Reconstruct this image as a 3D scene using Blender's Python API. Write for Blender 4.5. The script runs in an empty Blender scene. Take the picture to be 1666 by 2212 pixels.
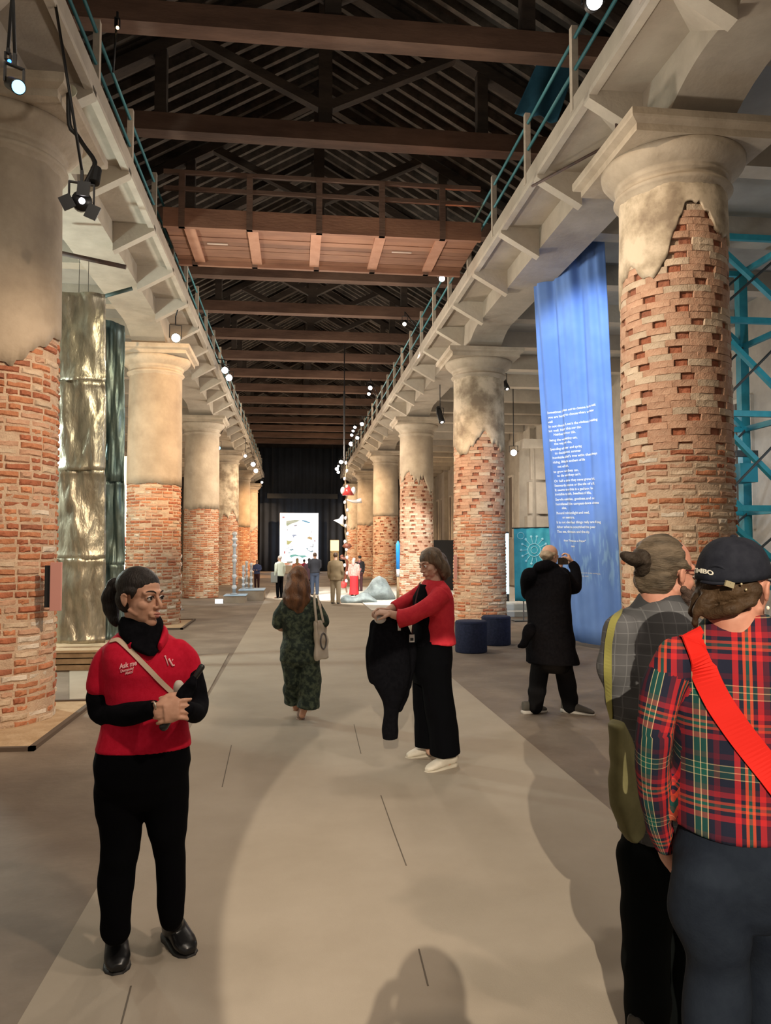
import bpy, bmesh, math, random
import numpy as np
from mathutils import Vector, Matrix, noise as mnoise
random.seed(7)
SC = bpy.context.scene
COL = SC.collection
PI = math.pi

# ------------------------------------------------------------------ camera
F_PX, CX, CY, VX, VY, CAM_H = 1650.0, 833.0, 1106.0, 638.0, 1183.0, 1.70
_p = math.atan((VY - CY) / F_PX)
_a = math.atan((CX - VX) / F_PX * math.cos(_p))
FW = Vector((math.sin(_a) * math.cos(_p), math.cos(_a) * math.cos(_p), math.sin(_p)))
RT = Vector((math.cos(_a), -math.sin(_a), 0))
UP = RT.cross(FW)
CAMP = Vector((0, 0, CAM_H))
cam_d = bpy.data.cameras.new('camera')
cam_d.sensor_fit = 'HORIZONTAL'; cam_d.sensor_width = 36.0
cam_d.lens = 36.0 * F_PX / 1666.0
cam_d.clip_start = 0.05; cam_d.clip_end = 300
cam = bpy.data.objects.new('camera', cam_d); COL.objects.link(cam)
m3 = Matrix((RT, UP, -FW)).transposed()
cam.matrix_world = Matrix.Translation(CAMP) @ m3.to_4x4()
SC.camera = cam

# ------------------------------------------------------------------ world and exposure
W = bpy.data.worlds.new('hall_ambient'); SC.world = W; W.use_nodes = True
W.node_tree.nodes['Background'].inputs[0].default_value = (1.0, 0.86, 0.70, 1)
W.node_tree.nodes['Background'].inputs[1].default_value = 0.30
SC.view_settings.view_transform = 'Standard'
SC.view_settings.look = 'None'
SC.view_settings.gamma = 1.0
SC.view_settings.use_curve_mapping = False
SC.view_settings.exposure = 0.0
try:
    SC.cycles.max_bounces = 4
    SC.cycles.diffuse_bounces = 3
    SC.cycles.glossy_bounces = 2
    SC.cycles.transmission_bounces = 3
    SC.cycles.adaptive_threshold = 0.04
    SC.cycles.caustics_reflective = False
    SC.cycles.caustics_refractive = False
    SC.cycles.sample_clamp_indirect = 4.0
    SC.cycles.use_denoising = True
except Exception:
    pass

def add_light(name, kind, loc, target=None, energy=100, color=(1, 1, 1), size=0.1, angle=40, blend=0.5):
    d = bpy.data.lights.new(name, kind)
    d.energy = energy; d.color = color
    if kind == 'SPOT':
        d.spot_size = math.radians(angle); d.spot_blend = blend; d.shadow_soft_size = size
    elif kind == 'POINT':
        d.shadow_soft_size = size
    o = bpy.data.objects.new(name, d); COL.objects.link(o)
    o.location = loc
    if target is not None:
        o.rotation_euler = (Vector(target) - Vector(loc)).to_track_quat('-Z', 'Y').to_euler()
    return o

WARM = (1.0, 0.72, 0.45); NEUT = (1.0, 0.88, 0.74); COOL = (0.80, 0.90, 1.0); BLUE = (0.35, 0.6, 1.0)
# the projector lamp on the gallery behind the photographer: throws the pool of light and long shadows
add_light('gallery_profile_lamp', 'SPOT', (-0.75, -5.4, 4.3), (1.10, 4.2, 0), 3800, (1.0, 0.87, 0.68), 0.022, 15.5, 0.08)
# broad fill spots added for general light, no fixtures built
add_light('fill_spot', 'SPOT', (-1.9, 3.0, 7.3), (0.8, 8.5, 0), 260, NEUT, 0.25, 95, 0.8)
add_light('fill_spot', 'SPOT', (2.9, 1.0, 7.3), (-1.6, 5.0, 0), 330, NEUT, 0.25, 90, 0.8)
add_light('fill_spot', 'SPOT', (2.9, 13.0, 7.3), (-1.5, 14.0, 0), 420, NEUT, 0.25, 95, 0.8)
# warm wall-washers on the columns
def wash(loc, tgt, e, c=WARM, ang=34, size=0.06):
    add_light('column_wash_lamp', 'SPOT', loc, tgt, e, c, size, ang, 0.7)
# ------------------------------------------------------------------ helpers
def ray(x, y): return FW + RT * ((x - CX) / F_PX) - UP * ((y - CY) / F_PX)
def at(x, y, Y):
    d = ray(x, y); return CAMP + d * (Y / d.y)
def atX(x, y, X):
    d = ray(x, y); return CAMP + d * (X / d.x)
def gr(x, y, z=0.0):
    d = ray(x, y); return CAMP + d * ((z - CAM_H) / d.z)
def proj(P):
    v = Vector(P) - CAMP; z = v.dot(FW)
    return CX + F_PX * v.dot(RT) / z, CY - F_PX * v.dot(UP) / z

MATS = {}
def M(name, col, rough=0.7, col2=None, scale=6.0, detail=4.0, bump=0.0, bscale=None, metal=0.0, emit=None, estr=0.0,
      col3=None, lo=0.35, hi=0.65, alpha=None, trans=0.0, spec=0.5, stretch=None, coat=0.0, rand=0.0):
    if name in MATS: return MATS[name]
    m = bpy.data.materials.new(name); m.use_nodes = True; MATS[name] = m
    nt = m.node_tree; N = nt.nodes; L = nt.links
    b = N['Principled BSDF']
    b.inputs['Roughness'].default_value = rough
    b.inputs['Metallic'].default_value = metal
    b.inputs['Specular IOR Level'].default_value = spec
    b.inputs['Coat Weight'].default_value = coat
    b.inputs['Base Color'].default_value = (*col, 1)
    if trans: b.inputs['Transmission Weight'].default_value = trans
    if emit is not None:
        m.cycles.emission_sampling = 'NONE' if estr > 2.5 or name.startswith('picture_') else 'AUTO'
        b.inputs['Emission Color'].default_value = (*emit, 1); b.inputs['Emission Strength'].default_value = estr
    tc = N.new('ShaderNodeTexCoord'); mp = N.new('ShaderNodeMapping')
    L.new(tc.outputs['Object'], mp.inputs[0])
    if stretch: mp.inputs['Scale'].default_value = stretch
    if col2 is not None:
        nz = N.new('ShaderNodeTexNoise'); nz.inputs['Scale'].default_value = scale; nz.inputs['Detail'].default_value = detail
        nz.inputs['Roughness'].default_value = 0.62
        L.new(mp.outputs[0], nz.inputs['Vector'])
        rp = N.new('ShaderNodeValToRGB')
        rp.color_ramp.elements[0].position = lo; rp.color_ramp.elements[0].color = (*col, 1)
        rp.color_ramp.elements[1].position = hi; rp.color_ramp.elements[1].color = (*col2, 1)
        if col3 is not None:
            e = rp.color_ramp.elements.new((lo + hi) / 2); e.color = (*col3, 1)
        L.new(nz.outputs['Fac'], rp.inputs[0])
        out = rp.outputs[0]
        if rand:
            oi = N.new('ShaderNodeObjectInfo'); hs = N.new('ShaderNodeHueSaturation')
            mr = N.new('ShaderNodeMapRange'); mr.inputs[3].default_value = 1 - rand; mr.inputs[4].default_value = 1 + rand
            L.new(oi.outputs['Random'], mr.inputs[0]); L.new(mr.outputs[0], hs.inputs['Value']); L.new(out, hs.inputs['Color'])
            out = hs.outputs[0]
        L.new(out, b.inputs['Base Color'])
    if bump:
        nb = N.new('ShaderNodeTexNoise'); nb.inputs['Scale'].default_value = bscale or scale * 4; nb.inputs['Detail'].default_value = 5
        L.new(mp.outputs[0], nb.inputs['Vector'])
        bp = N.new('ShaderNodeBump'); bp.inputs['Strength'].default_value = bump; bp.inputs['Distance'].default_value = 0.02
        L.new(nb.outputs['Fac'], bp.inputs['Height']); L.new(bp.outputs[0], b.inputs['Normal'])
    return m

class MB:
    """collects faces; build() links them as one mesh object"""
    def __init__(s): s.v = []; s.f = []
    def add(s, vs, fs):
        o = len(s.v); s.v.extend([tuple(p) for p in vs]); s.f.extend([tuple(i + o for i in f) for f in fs]); return s
    def box(s, c, d, rot=None):
        c = Vector(c); h = Vector(d) / 2
        vs = []
        for x in (-1, 1):
            for y in (-1, 1):
                for z in (-1, 1):
                    p = Vector((x * h.x, y * h.y, z * h.z))
                    if rot is not None: p = rot @ p
                    vs.append(c + p)
        return s.add(vs, [(0, 1, 3, 2), (4, 6, 7, 5), (0, 4, 5, 1), (2, 3, 7, 6), (0, 2, 6, 4), (1, 5, 7, 3)])
    def b2(s, lo, hi):
        return s.box(((lo[0] + hi[0]) / 2, (lo[1] + hi[1]) / 2, (lo[2] + hi[2]) / 2), (hi[0] - lo[0], hi[1] - lo[1], hi[2] - lo[2]))
    def bar(s, a, b, w, h, up=(0, 0, 1)):
        a = Vector(a); b = Vector(b); d = (b - a).normalized(); u = Vector(up)
        x = d.cross(u)
        if x.length < 1e-4: x = d.cross(Vector((0, 1, 0)))
        x.normalize(); y = x.cross(d)
        vs = []
        for p in (a, b):
            for i, j in ((-1, -1), (1, -1), (1, 1), (-1, 1)): vs.append(p + x * (w / 2 * i) + y * (h / 2 * j))
        return s.add(vs, [(0, 1, 2, 3), (7, 6, 5, 4), (0, 4, 5, 1), (1, 5, 6, 2), (2, 6, 7, 3), (3, 7, 4, 0)])
    def rings(s, rings, cap=True, close=True):
        n = len(rings[0]); o = len(s.v)
        for r in rings: s.v.extend([tuple(p) for p in r])
        for i in range(len(rings) - 1):
            for k in range(n if close else n - 1):
                k2 = (k + 1) % n
                s.f.append((o + i * n + k, o + i * n + k2, o + (i + 1) * n + k2, o + (i + 1) * n + k))
        if cap:
            s.f.append(tuple(o + k for k in range(n))[::-1]); e = o + (len(rings) - 1) * n
            s.f.append(tuple(e + k for k in range(n)))
        return s
    def tube(s, pts, rad, seg=12, flat=1.0, ref=None, smooth=0, round_ends=False):
        pts = [Vector(p) for p in pts]
        rad = list(rad) if hasattr(rad, '__len__') else [rad] * len(pts)
        if smooth:
            P, R = [], []
            n = len(pts)
            for i in range(n - 1):
                p0 = pts[max(i - 1, 0)]; p1 = pts[i]; p2 = pts[i + 1]; p3 = pts[min(i + 2, n - 1)]
                for k in range(smooth):
                    t = k / smooth
                    P.append(0.5 * ((2 * p1) + (p2 - p0) * t + (2 * p0 - 5 * p1 + 4 * p2 - p3) * t * t + (3 * p1 - p0 - 3 * p2 + p3) * t ** 3))
                    R.append(rad[i] + (rad[i + 1] - rad[i]) * (3 * t * t - 2 * t ** 3))
            P.append(pts[-1]); R.append(rad[-1]); pts, rad = P, R
        if round_ends:
            d0 = (pts[1] - pts[0]).normalized(); d1 = (pts[-1] - pts[-2]).normalized()
            a = [(pts[0] - d0 * rad[0] * q, rad[0] * math.sqrt(max(0.02, 1 - q * q))) for q in (0.95, 0.75, 0.4)]
            b = [(pts[-1] + d1 * rad[-1] * q, rad[-1] * math.sqrt(max(0.02, 1 - q * q))) for q in (0.4, 0.75, 0.95)]
            pts = [p for p, _ in a] + pts + [p for p, _ in b]; rad = [r for _, r in a] + rad + [r for _, r in b]
        t0 = (pts[1] - pts[0]).normalized()
        x = Vector(ref) if ref is not None else (Vector((0, 0, 1)) if abs(t0.z) < 0.9 else Vector((0, 1, 0)))
        rings = []
        for i, p in enumerate(pts):
            t = (pts[min(i + 1, len(pts) - 1)] - pts[max(i - 1, 0)])
            if t.length < 1e-9: t = t0
            t = t.normalized()
            x = x - t * x.dot(t)
            if x.length < 1e-6: x = t.orthogonal()
            x.normalize(); y = t.cross(x)
            rings.append([p + x * (rad[i] * flat * math.cos(2 * PI * k / seg)) + y * (rad[i] * math.sin(2 * PI * k / seg)) for k in range(seg)])
        return s.rings(rings)
    def cyl(s, c, r, h, seg=24, r2=None):
        c = Vector(c)
        return s.tube([c, c + Vector((0, 0, h))], [r, r if r2 is None else r2], seg)
    def ell(s, c, r, ax=None, seg=16, rg=10):
        c = Vector(c); ax = ax or (Vector((1, 0, 0)), Vector((0, 1, 0)), Vector((0, 0, 1)))
        rings = []
        for i in range(rg + 1):
            ph = -PI / 2 + PI * (0.02 + 0.96 * i / rg)
            rings.append([c + ax[0] * (r[0] * math.cos(ph) * math.cos(2 * PI * k / seg)) + ax[1] * (r[1] * math.cos(ph) * math.sin(2 * PI * k / seg)) + ax[2] * (r[2] * math.sin(ph)) for k in range(seg)])
        return s.rings(rings)
    def lathe(s, c, prof, seg=48, cap=True):
        c = Vector(c)
        return s.rings([[c + Vector((r * math.cos(2 * PI * k / seg), r * math.sin(2 * PI * k / seg), z)) for k in range(seg)] for r, z in prof], cap)
    def loft(s, secs, seg=28, pw=2.3):
        """secs: (centre, half-axis a vector, half-axis b vector)"""
        rings = []
        for c, a, b in secs:
            c = Vector(c); a = Vector(a); b = Vector(b); r = []
            for k in range(seg):
                t = 2 * PI * k / seg; cs, sn = math.cos(t), math.sin(t)
                r.append(c + a * (math.copysign(abs(cs) ** (2 / pw), cs)) + b * (math.copysign(abs(sn) ** (2 / pw), sn)))
            rings.append(r)
        return s.rings(rings)
    def prism(s, poly, off):
        """poly: list of 3D points; extruded by vector off"""
        n = len(poly); off = Vector(off); poly = [Vector(p) for p in poly]
        vs = poly + [p + off for p in poly]
        fs = [tuple(range(n))[::-1], tuple(range(n, 2 * n))] + [(i, (i + 1) % n, n + (i + 1) % n, n + i) for i in range(n)]
        return s.add(vs, fs)
    def mesh(s, name):
        me = bpy.data.meshes.new(name); me.from_pydata(s.v, [], s.f); me.update()
        bm = bmesh.new(); bm.from_mesh(me); bmesh.ops.recalc_face_normals(bm, faces=bm.faces); bm.to_mesh(me); bm.free()
        return me
    def build(s, name, mat, parent=None, smooth=False, origin=None):
        if origin is not None:
            o_ = Vector(origin); s.v = [tuple(Vector(p) - o_) for p in s.v]
        me = s.mesh(name)
        if mat is not None: me.materials.append(mat)
        if smooth: me.polygons.foreach_set('use_smooth', [True] * len(me.polygons))
        return link(name, me, parent, origin)

def link(name, me, parent=None, loc=None):
    o = bpy.data.objects.new(name, me); COL.objects.link(o)
    if loc is not None: o.location = loc
    if parent is not None:
        o.parent = parent
        pm = PW.get(parent.name)
        if pm is None: pm = Matrix.Translation(parent.location)
        o.location = (Vector(loc) if loc is not None else Vector()) - pm.to_translation()
        PW[o.name] = Matrix.Translation((Vector(loc) if loc is not None else Vector()))
    else:
        PW[o.name] = Matrix.Translation(Vector(loc) if loc is not None else Vector())
    return o
PW = {}
def thing(name, label, cat, loc=(0, 0, 0), group=None, kind=None):
    o = bpy.data.objects.new(name, None); COL.objects.link(o)
    o.empty_display_size = 0.1; o.location = loc
    PW[o.name] = Matrix.Translation(Vector(loc))
    return tag(o, label, cat, group, kind)
def tag(o, label=None, cat=None, group=None, kind=None):
    if label: o['label'] = label
    if cat: o['category'] = cat
    if group: o['group'] = group
    if kind: o['kind'] = kind
    return o

TMP = bpy.data.scenes.new('workbench')
def tmp_eval(o):
    TMP.collection.objects.link(o); vl = TMP.view_layers[0]; vl.update()
    return bpy.data.meshes.new_from_object(o.evaluated_get(vl.depsgraph))
def bevel(o, w=0.01, seg=2):
    md = o.modifiers.new('bevel', 'BEVEL'); md.width = w; md.segments = seg; md.limit_method = 'ANGLE'; return o

def solid(name, mb, mat, parent=None, voxel=0.01, iters=4, disp=None, origin=None, subd=0):
    """one continuous skin over the overlapping pieces collected in mb"""
    me = mb.mesh('tmp'); o = bpy.data.objects.new('tmp', me)
    r = o.modifiers.new('r', 'REMESH'); r.mode = 'VOXEL'; r.voxel_size = voxel; r.use_smooth_shade = True
    if iters:
        sm = o.modifiers.new('s', 'SMOOTH'); sm.factor = 0.5; sm.iterations = iters
    out = tmp_eval(o)
    bpy.data.objects.remove(o); bpy.data.meshes.remove(me)
    out.name = name
    n = len(out.vertices)
    if disp is not None and n:
        co = np.empty(n * 3, np.float32); out.vertices.foreach_get('co', co); co = co.reshape(-1, 3)
        no = np.empty(n * 3, np.float32); out.vertices.foreach_get('normal', no); no = no.reshape(-1, 3)
        co = disp(co, no)
        out.vertices.foreach_set('co', co.astype(np.float32).ravel())
    if origin is not None:
        out.transform(Matrix.Translation(-Vector(origin)))
    out.materials.clear()
    out.materials.append(mat)
    out.polygons.foreach_set('use_smooth', [True] * len(out.polygons))
    out.update()
    return link(name, out, parent, origin)

def waves(amp, k, seed=0, n=5):
    """cheap fold field: sum of sines along random directions"""
    rs = np.random.RandomState(seed)
    D = rs.normal(size=(n, 3)); D /= np.linalg.norm(D, axis=1)[:, None]
    D = D * k * (0.6 + rs.rand(n, 1)); ph = rs.rand(n) * 6.28
    def f(co, no):
        w = np.zeros(len(co))
        for d, p in zip(D, ph): w += np.sin(co @ d + p + 1.3 * np.sin(co[:, 2] * k * 0.7 + p))
        return co + no * (amp * w / n ** 0.5)[:, None]
    return f
def text_mesh(body, size, align='LEFT', extrude=0.0, spacing=1.0, offset=0.0):
    cu = bpy.data.curves.new('t', 'FONT'); cu.body = body; cu.size = size; cu.align_x = align; cu.extrude = extrude; cu.space_line = spacing
    cu.offset = offset; cu.resolution_u = 3
    o = bpy.data.objects.new('t', cu); me = tmp_eval(o); bpy.data.objects.remove(o); return me
def textobj(name, body, size, mat, fn, parent, align='LEFT', extrude=0.001, cuts=0, offset=0.0, spacing=1.0):
    """flat lettering mapped by fn(x, y, h) -> world point"""
    me = text_mesh(body, size, align, extrude, spacing, offset)
    if cuts:
        bm = bmesh.new(); bm.from_mesh(me); bmesh.ops.subdivide_edges(bm, edges=[e for e in bm.edges if e.calc_length() > size * 0.4], cuts=cuts); bm.to_mesh(me); bm.free()
    for v in me.vertices: v.co = fn(v.co.x, v.co.y, v.co.z)
    me.materials.clear(); me.materials.append(mat)
    return link(name, me, parent)
# ------------------------------------------------------------------ materials of the hall
m_conc_floor = M('worn_concrete_floor', (0.155, 0.115, 0.085), 0.75, (0.27, 0.215, 0.165), 0.9, 8, 0.25, 14, col3=(0.20, 0.155, 0.115), lo=0.36, hi=0.66)
m_carpet = M('pale_felt_carpet', (0.37, 0.315, 0.25), 0.95, (0.43, 0.37, 0.30), 1.3, 6, 0.12, 220, lo=0.3, hi=0.7, spec=0.1)
m_seam = M('carpet_seam_dark', (0.13, 0.105, 0.08), 0.9)
m_conc = M('weathered_concrete', (0.36, 0.31, 0.25), 0.85, (0.50, 0.44, 0.36), 1.6, 8, 0.25, 18, lo=0.32, hi=0.68)
m_conc_rib = M('pale_concrete_rib', (0.46, 0.40, 0.33), 0.85, (0.58, 0.52, 0.43), 2.2, 6, 0.2, 20)
m_plaster_r = M('stained_column_plaster', (0.27, 0.21, 0.15), 0.85, (0.64, 0.54, 0.41), 2.4, 9, 0.35, 16, col3=(0.44, 0.36, 0.26), lo=0.38, hi=0.60)
m_plaster_l = M('grey_brown_column_plaster', (0.31, 0.25, 0.19), 0.85, (0.47, 0.39, 0.30), 1.5, 9, 0.3, 14, col3=(0.39, 0.32, 0.24), lo=0.34, hi=0.66)
m_stone = M('capital_stone', (0.40, 0.33, 0.25), 0.85, (0.54, 0.46, 0.36), 3.0, 8, 0.25, 20)
m_mortar = M('lime_mortar', (0.46, 0.33, 0.235), 0.95, (0.60, 0.46, 0.34), 9.0, 6, 0.6, 60)
m_mortar_d = M('brick_core_shadow', (0.20, 0.11, 0.075), 0.95)
BR = [M('brick_red', (0.27, 0.085, 0.042), 0.9, (0.42, 0.15, 0.08), 14, 5, 0.5, 60, rand=0.15),
      M('brick_orange', (0.38, 0.135, 0.062), 0.9, (0.52, 0.23, 0.12), 14, 5, 0.5, 60, rand=0.15),
      M('brick_pale_pink', (0.44, 0.25, 0.165), 0.9, (0.56, 0.36, 0.25), 12, 5, 0.5, 60, rand=0.12),
      M('brick_buff', (0.50, 0.38, 0.27), 0.9, (0.62, 0.50, 0.38), 12, 5, 0.5, 60, rand=0.12),
      M('brick_dark', (0.24, 0.085, 0.05), 0.9, (0.36, 0.14, 0.08), 14, 5, 0.5, 60, rand=0.15),
      M('brick_limewashed', (0.56, 0.49, 0.41), 0.9, (0.68, 0.61, 0.52), 8, 5, 0.5, 50, rand=0.1)]
m_wood_d = M('dark_roof_timber', (0.030, 0.022, 0.017), 0.9, (0.07, 0.05, 0.037), 3, 6, 0.3, 30, stretch=(0.3, 1, 1))
m_wood_tie = M('brown_tie_beam_timber', (0.095, 0.052, 0.035), 0.85, (0.175, 0.100, 0.068), 3, 6, 0.3, 30, stretch=(0.25, 1, 1))
m_roofdeck = M('sooty_roof_boarding', (0.028, 0.022, 0.018), 0.95, (0.055, 0.043, 0.034), 2, 6)
m_rafter = M('grey_rafter_timber', (0.055, 0.045, 0.037), 0.9, (0.125, 0.10, 0.08), 4, 5)
m_bridge = M('red_brown_bridge_board', (0.19, 0.085, 0.05), 0.8, (0.31, 0.150, 0.088), 3, 6, 0.2, 30, stretch=(0.25, 1, 1), rand=0.2)
m_bridge_b = M('pink_brown_batten', (0.40, 0.19, 0.115), 0.8, (0.48, 0.25, 0.16), 5, 5)
m_teal_rail = M('teal_painted_rail', (0.05, 0.20, 0.23), 0.5)
m_post = M('pale_timber_post', (0.40, 0.34, 0.27), 0.85, (0.50, 0.43, 0.35), 8, 4)
m_wall_r = M('pale_plaster_outer_wall', (0.33, 0.29, 0.24), 0.9, (0.46, 0.41, 0.34), 1.2, 8, 0.2, 12)
m_upper = M('dark_upper_wall', (0.05, 0.04, 0.034), 0.95, (0.085, 0.07, 0.058), 2, 6)
m_ceil = M('aisle_ceiling_plaster', (0.30, 0.29, 0.265), 0.9, (0.40, 0.39, 0.36), 1.0, 7)
m_black = M('black_metal', (0.012, 0.012, 0.013), 0.45)
m_iron = M('rusty_iron_rod', (0.06, 0.04, 0.035), 0.7, (0.11, 0.06, 0.045), 12, 4)
m_earth = M('sandy_brick_footing', (0.40, 0.27, 0.15), 0.95, (0.52, 0.38, 0.24), 5, 7, 0.5, 30)
m_kerb = M('dark_slot_edge', (0.10, 0.07, 0.05), 0.9)

XL, XR = -3.2, 4.17
XLC = [-3.0, -3.15, -3.2, -3.2, -3.2, -3.2]
YR = [7.95 + 9.1 * i for i in range(6)]
YL = [8.05] + [17.6 + 9.1 * i for i in range(5)]
Y_END = 55.0

# ------------------------------------------------------------------ floor
fl = MB(); fl.b2((-9.2, -7, -0.25), (10.2, 57, 0)); floor = tag(fl.build('floor', m_conc_floor), 'worn brown concrete floor of the long hall', kind='structure')
cr = MB(); cr.b2((-0.97, 0.2, 0.0), (2.03, 31, 0.012))
carpet = tag(cr.build('carpet_runner', m_carpet), 'long pale beige carpet runner down the middle of the nave', kind='structure')
for pts in ([(823, 1718), (850, 1795), (878, 1870)], [(905, 2050), (925, 2130)], [(765, 1565), (773, 1600), (780, 1628)], [(283, 2130), (262, 2212)], [(500, 1610), (480, 1700)]):
    P = [gr(x, y, 0.0122) for x, y in pts]
    MB().tube(P, 0.004, 6, 0.4).build('seam', m_seam, carpet)
cb = MB(); cb.prism([gr(495, 1412, 0.0), gr(150, 1440, 0.0), gr(150, 1512, 0.0), gr(447, 1500, 0.0)], (0, 0, 0.010))
tag(cb.build('carpet_branch', m_carpet), 'pale carpet strip branching left between the two nearest left columns', kind='structure')
cb2 = MB(); cb2.prism([(2.05, 20.6, 0), (9.2, 20.2, 0), (9.2, 33, 0), (0.75, 33, 0), (0.75, 24.6, 0), (2.05, 24.6, 0)], (0, 0, 0.02))
tag(cb2.build('white_display_floor', M('white_display_floor', (0.66, 0.63, 0.57), 0.8, (0.74, 0.71, 0.65), 3, 4)), 'bright white display floor under the grey whale sculptures', 'platform')

# ------------------------------------------------------------------ columns
R0 = 0.60
def col_r(z): return 0.605 - 0.05 * max(0, min(1, z / 5.7)) ** 1.4
def brick_verts(w, seed, h=0.058, inset=0.010, jit=0.004):
    rs = random.Random(seed); n = 4; half = w / 2 / R0
    vs = []
    for (rr, ins) in ((R0 - 0.075, 0.0), (R0 - inset, 0.0), (R0, inset)):
        for k in range(n):
            t = -1 + 2 * k / (n - 1)
            for sgn in (-1, 1):
                an = t * (half - ins / R0) + rs.uniform(-jit, jit)
                z = sgn * (h / 2 - ins * 0.9) + rs.uniform(-jit, jit)
                r = rr + (rs.uniform(-0.006, 0.005) if rr > R0 - 0.05 else 0)
                vs.append((r * math.cos(an), r * math.sin(an), z))
    f = []; L = n * 2
    for layer in range(2):
        a = layer * L; b = a + L
        for k in range(n - 1):
            f.append((a + 2 * k, a + 2 * k + 2, b + 2 * k + 2, b + 2 * k)); f.append((a + 2 * k + 1, b + 2 * k + 1, b + 2 * k + 3, a + 2 * k + 3))
        f.append((a, b, b + 1, a + 1)); f.append((a + L - 2, a + L - 1, b + L - 1, b + L - 2))
    c = 2 * L
    for k in range(n - 1): f.append((c + 2 * k, c + 2 * k + 2, c + 2 * k + 3, c + 2 * k + 1))
    return vs, f
SHAPES = {}
for w in ('s', 'h', 'S', 'H'):
    for q in range(3):
        SHAPES[(w, q)] = brick_verts({'s': 0.238, 'h': 0.112, 'S': 0.262, 'H': 0.135}[w], hash((w == 's', w == 'S', w == 'h', q)) & 1023, *((0.053, 0.012, 0.0055) if w in 'sh' else (0.0722, 0.0035, 0.0015)))
BMESH = {}
def brick_mesh(key, mi):
    if (key, mi) not in BMESH:
        vs, f = SHAPES[key]; mb = MB(); mb.add(vs, f); me = mb.mesh('brick'); me.materials.append(BR[mi]); BMESH[(key, mi)] = me
    return BMESH[(key, mi)]

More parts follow.
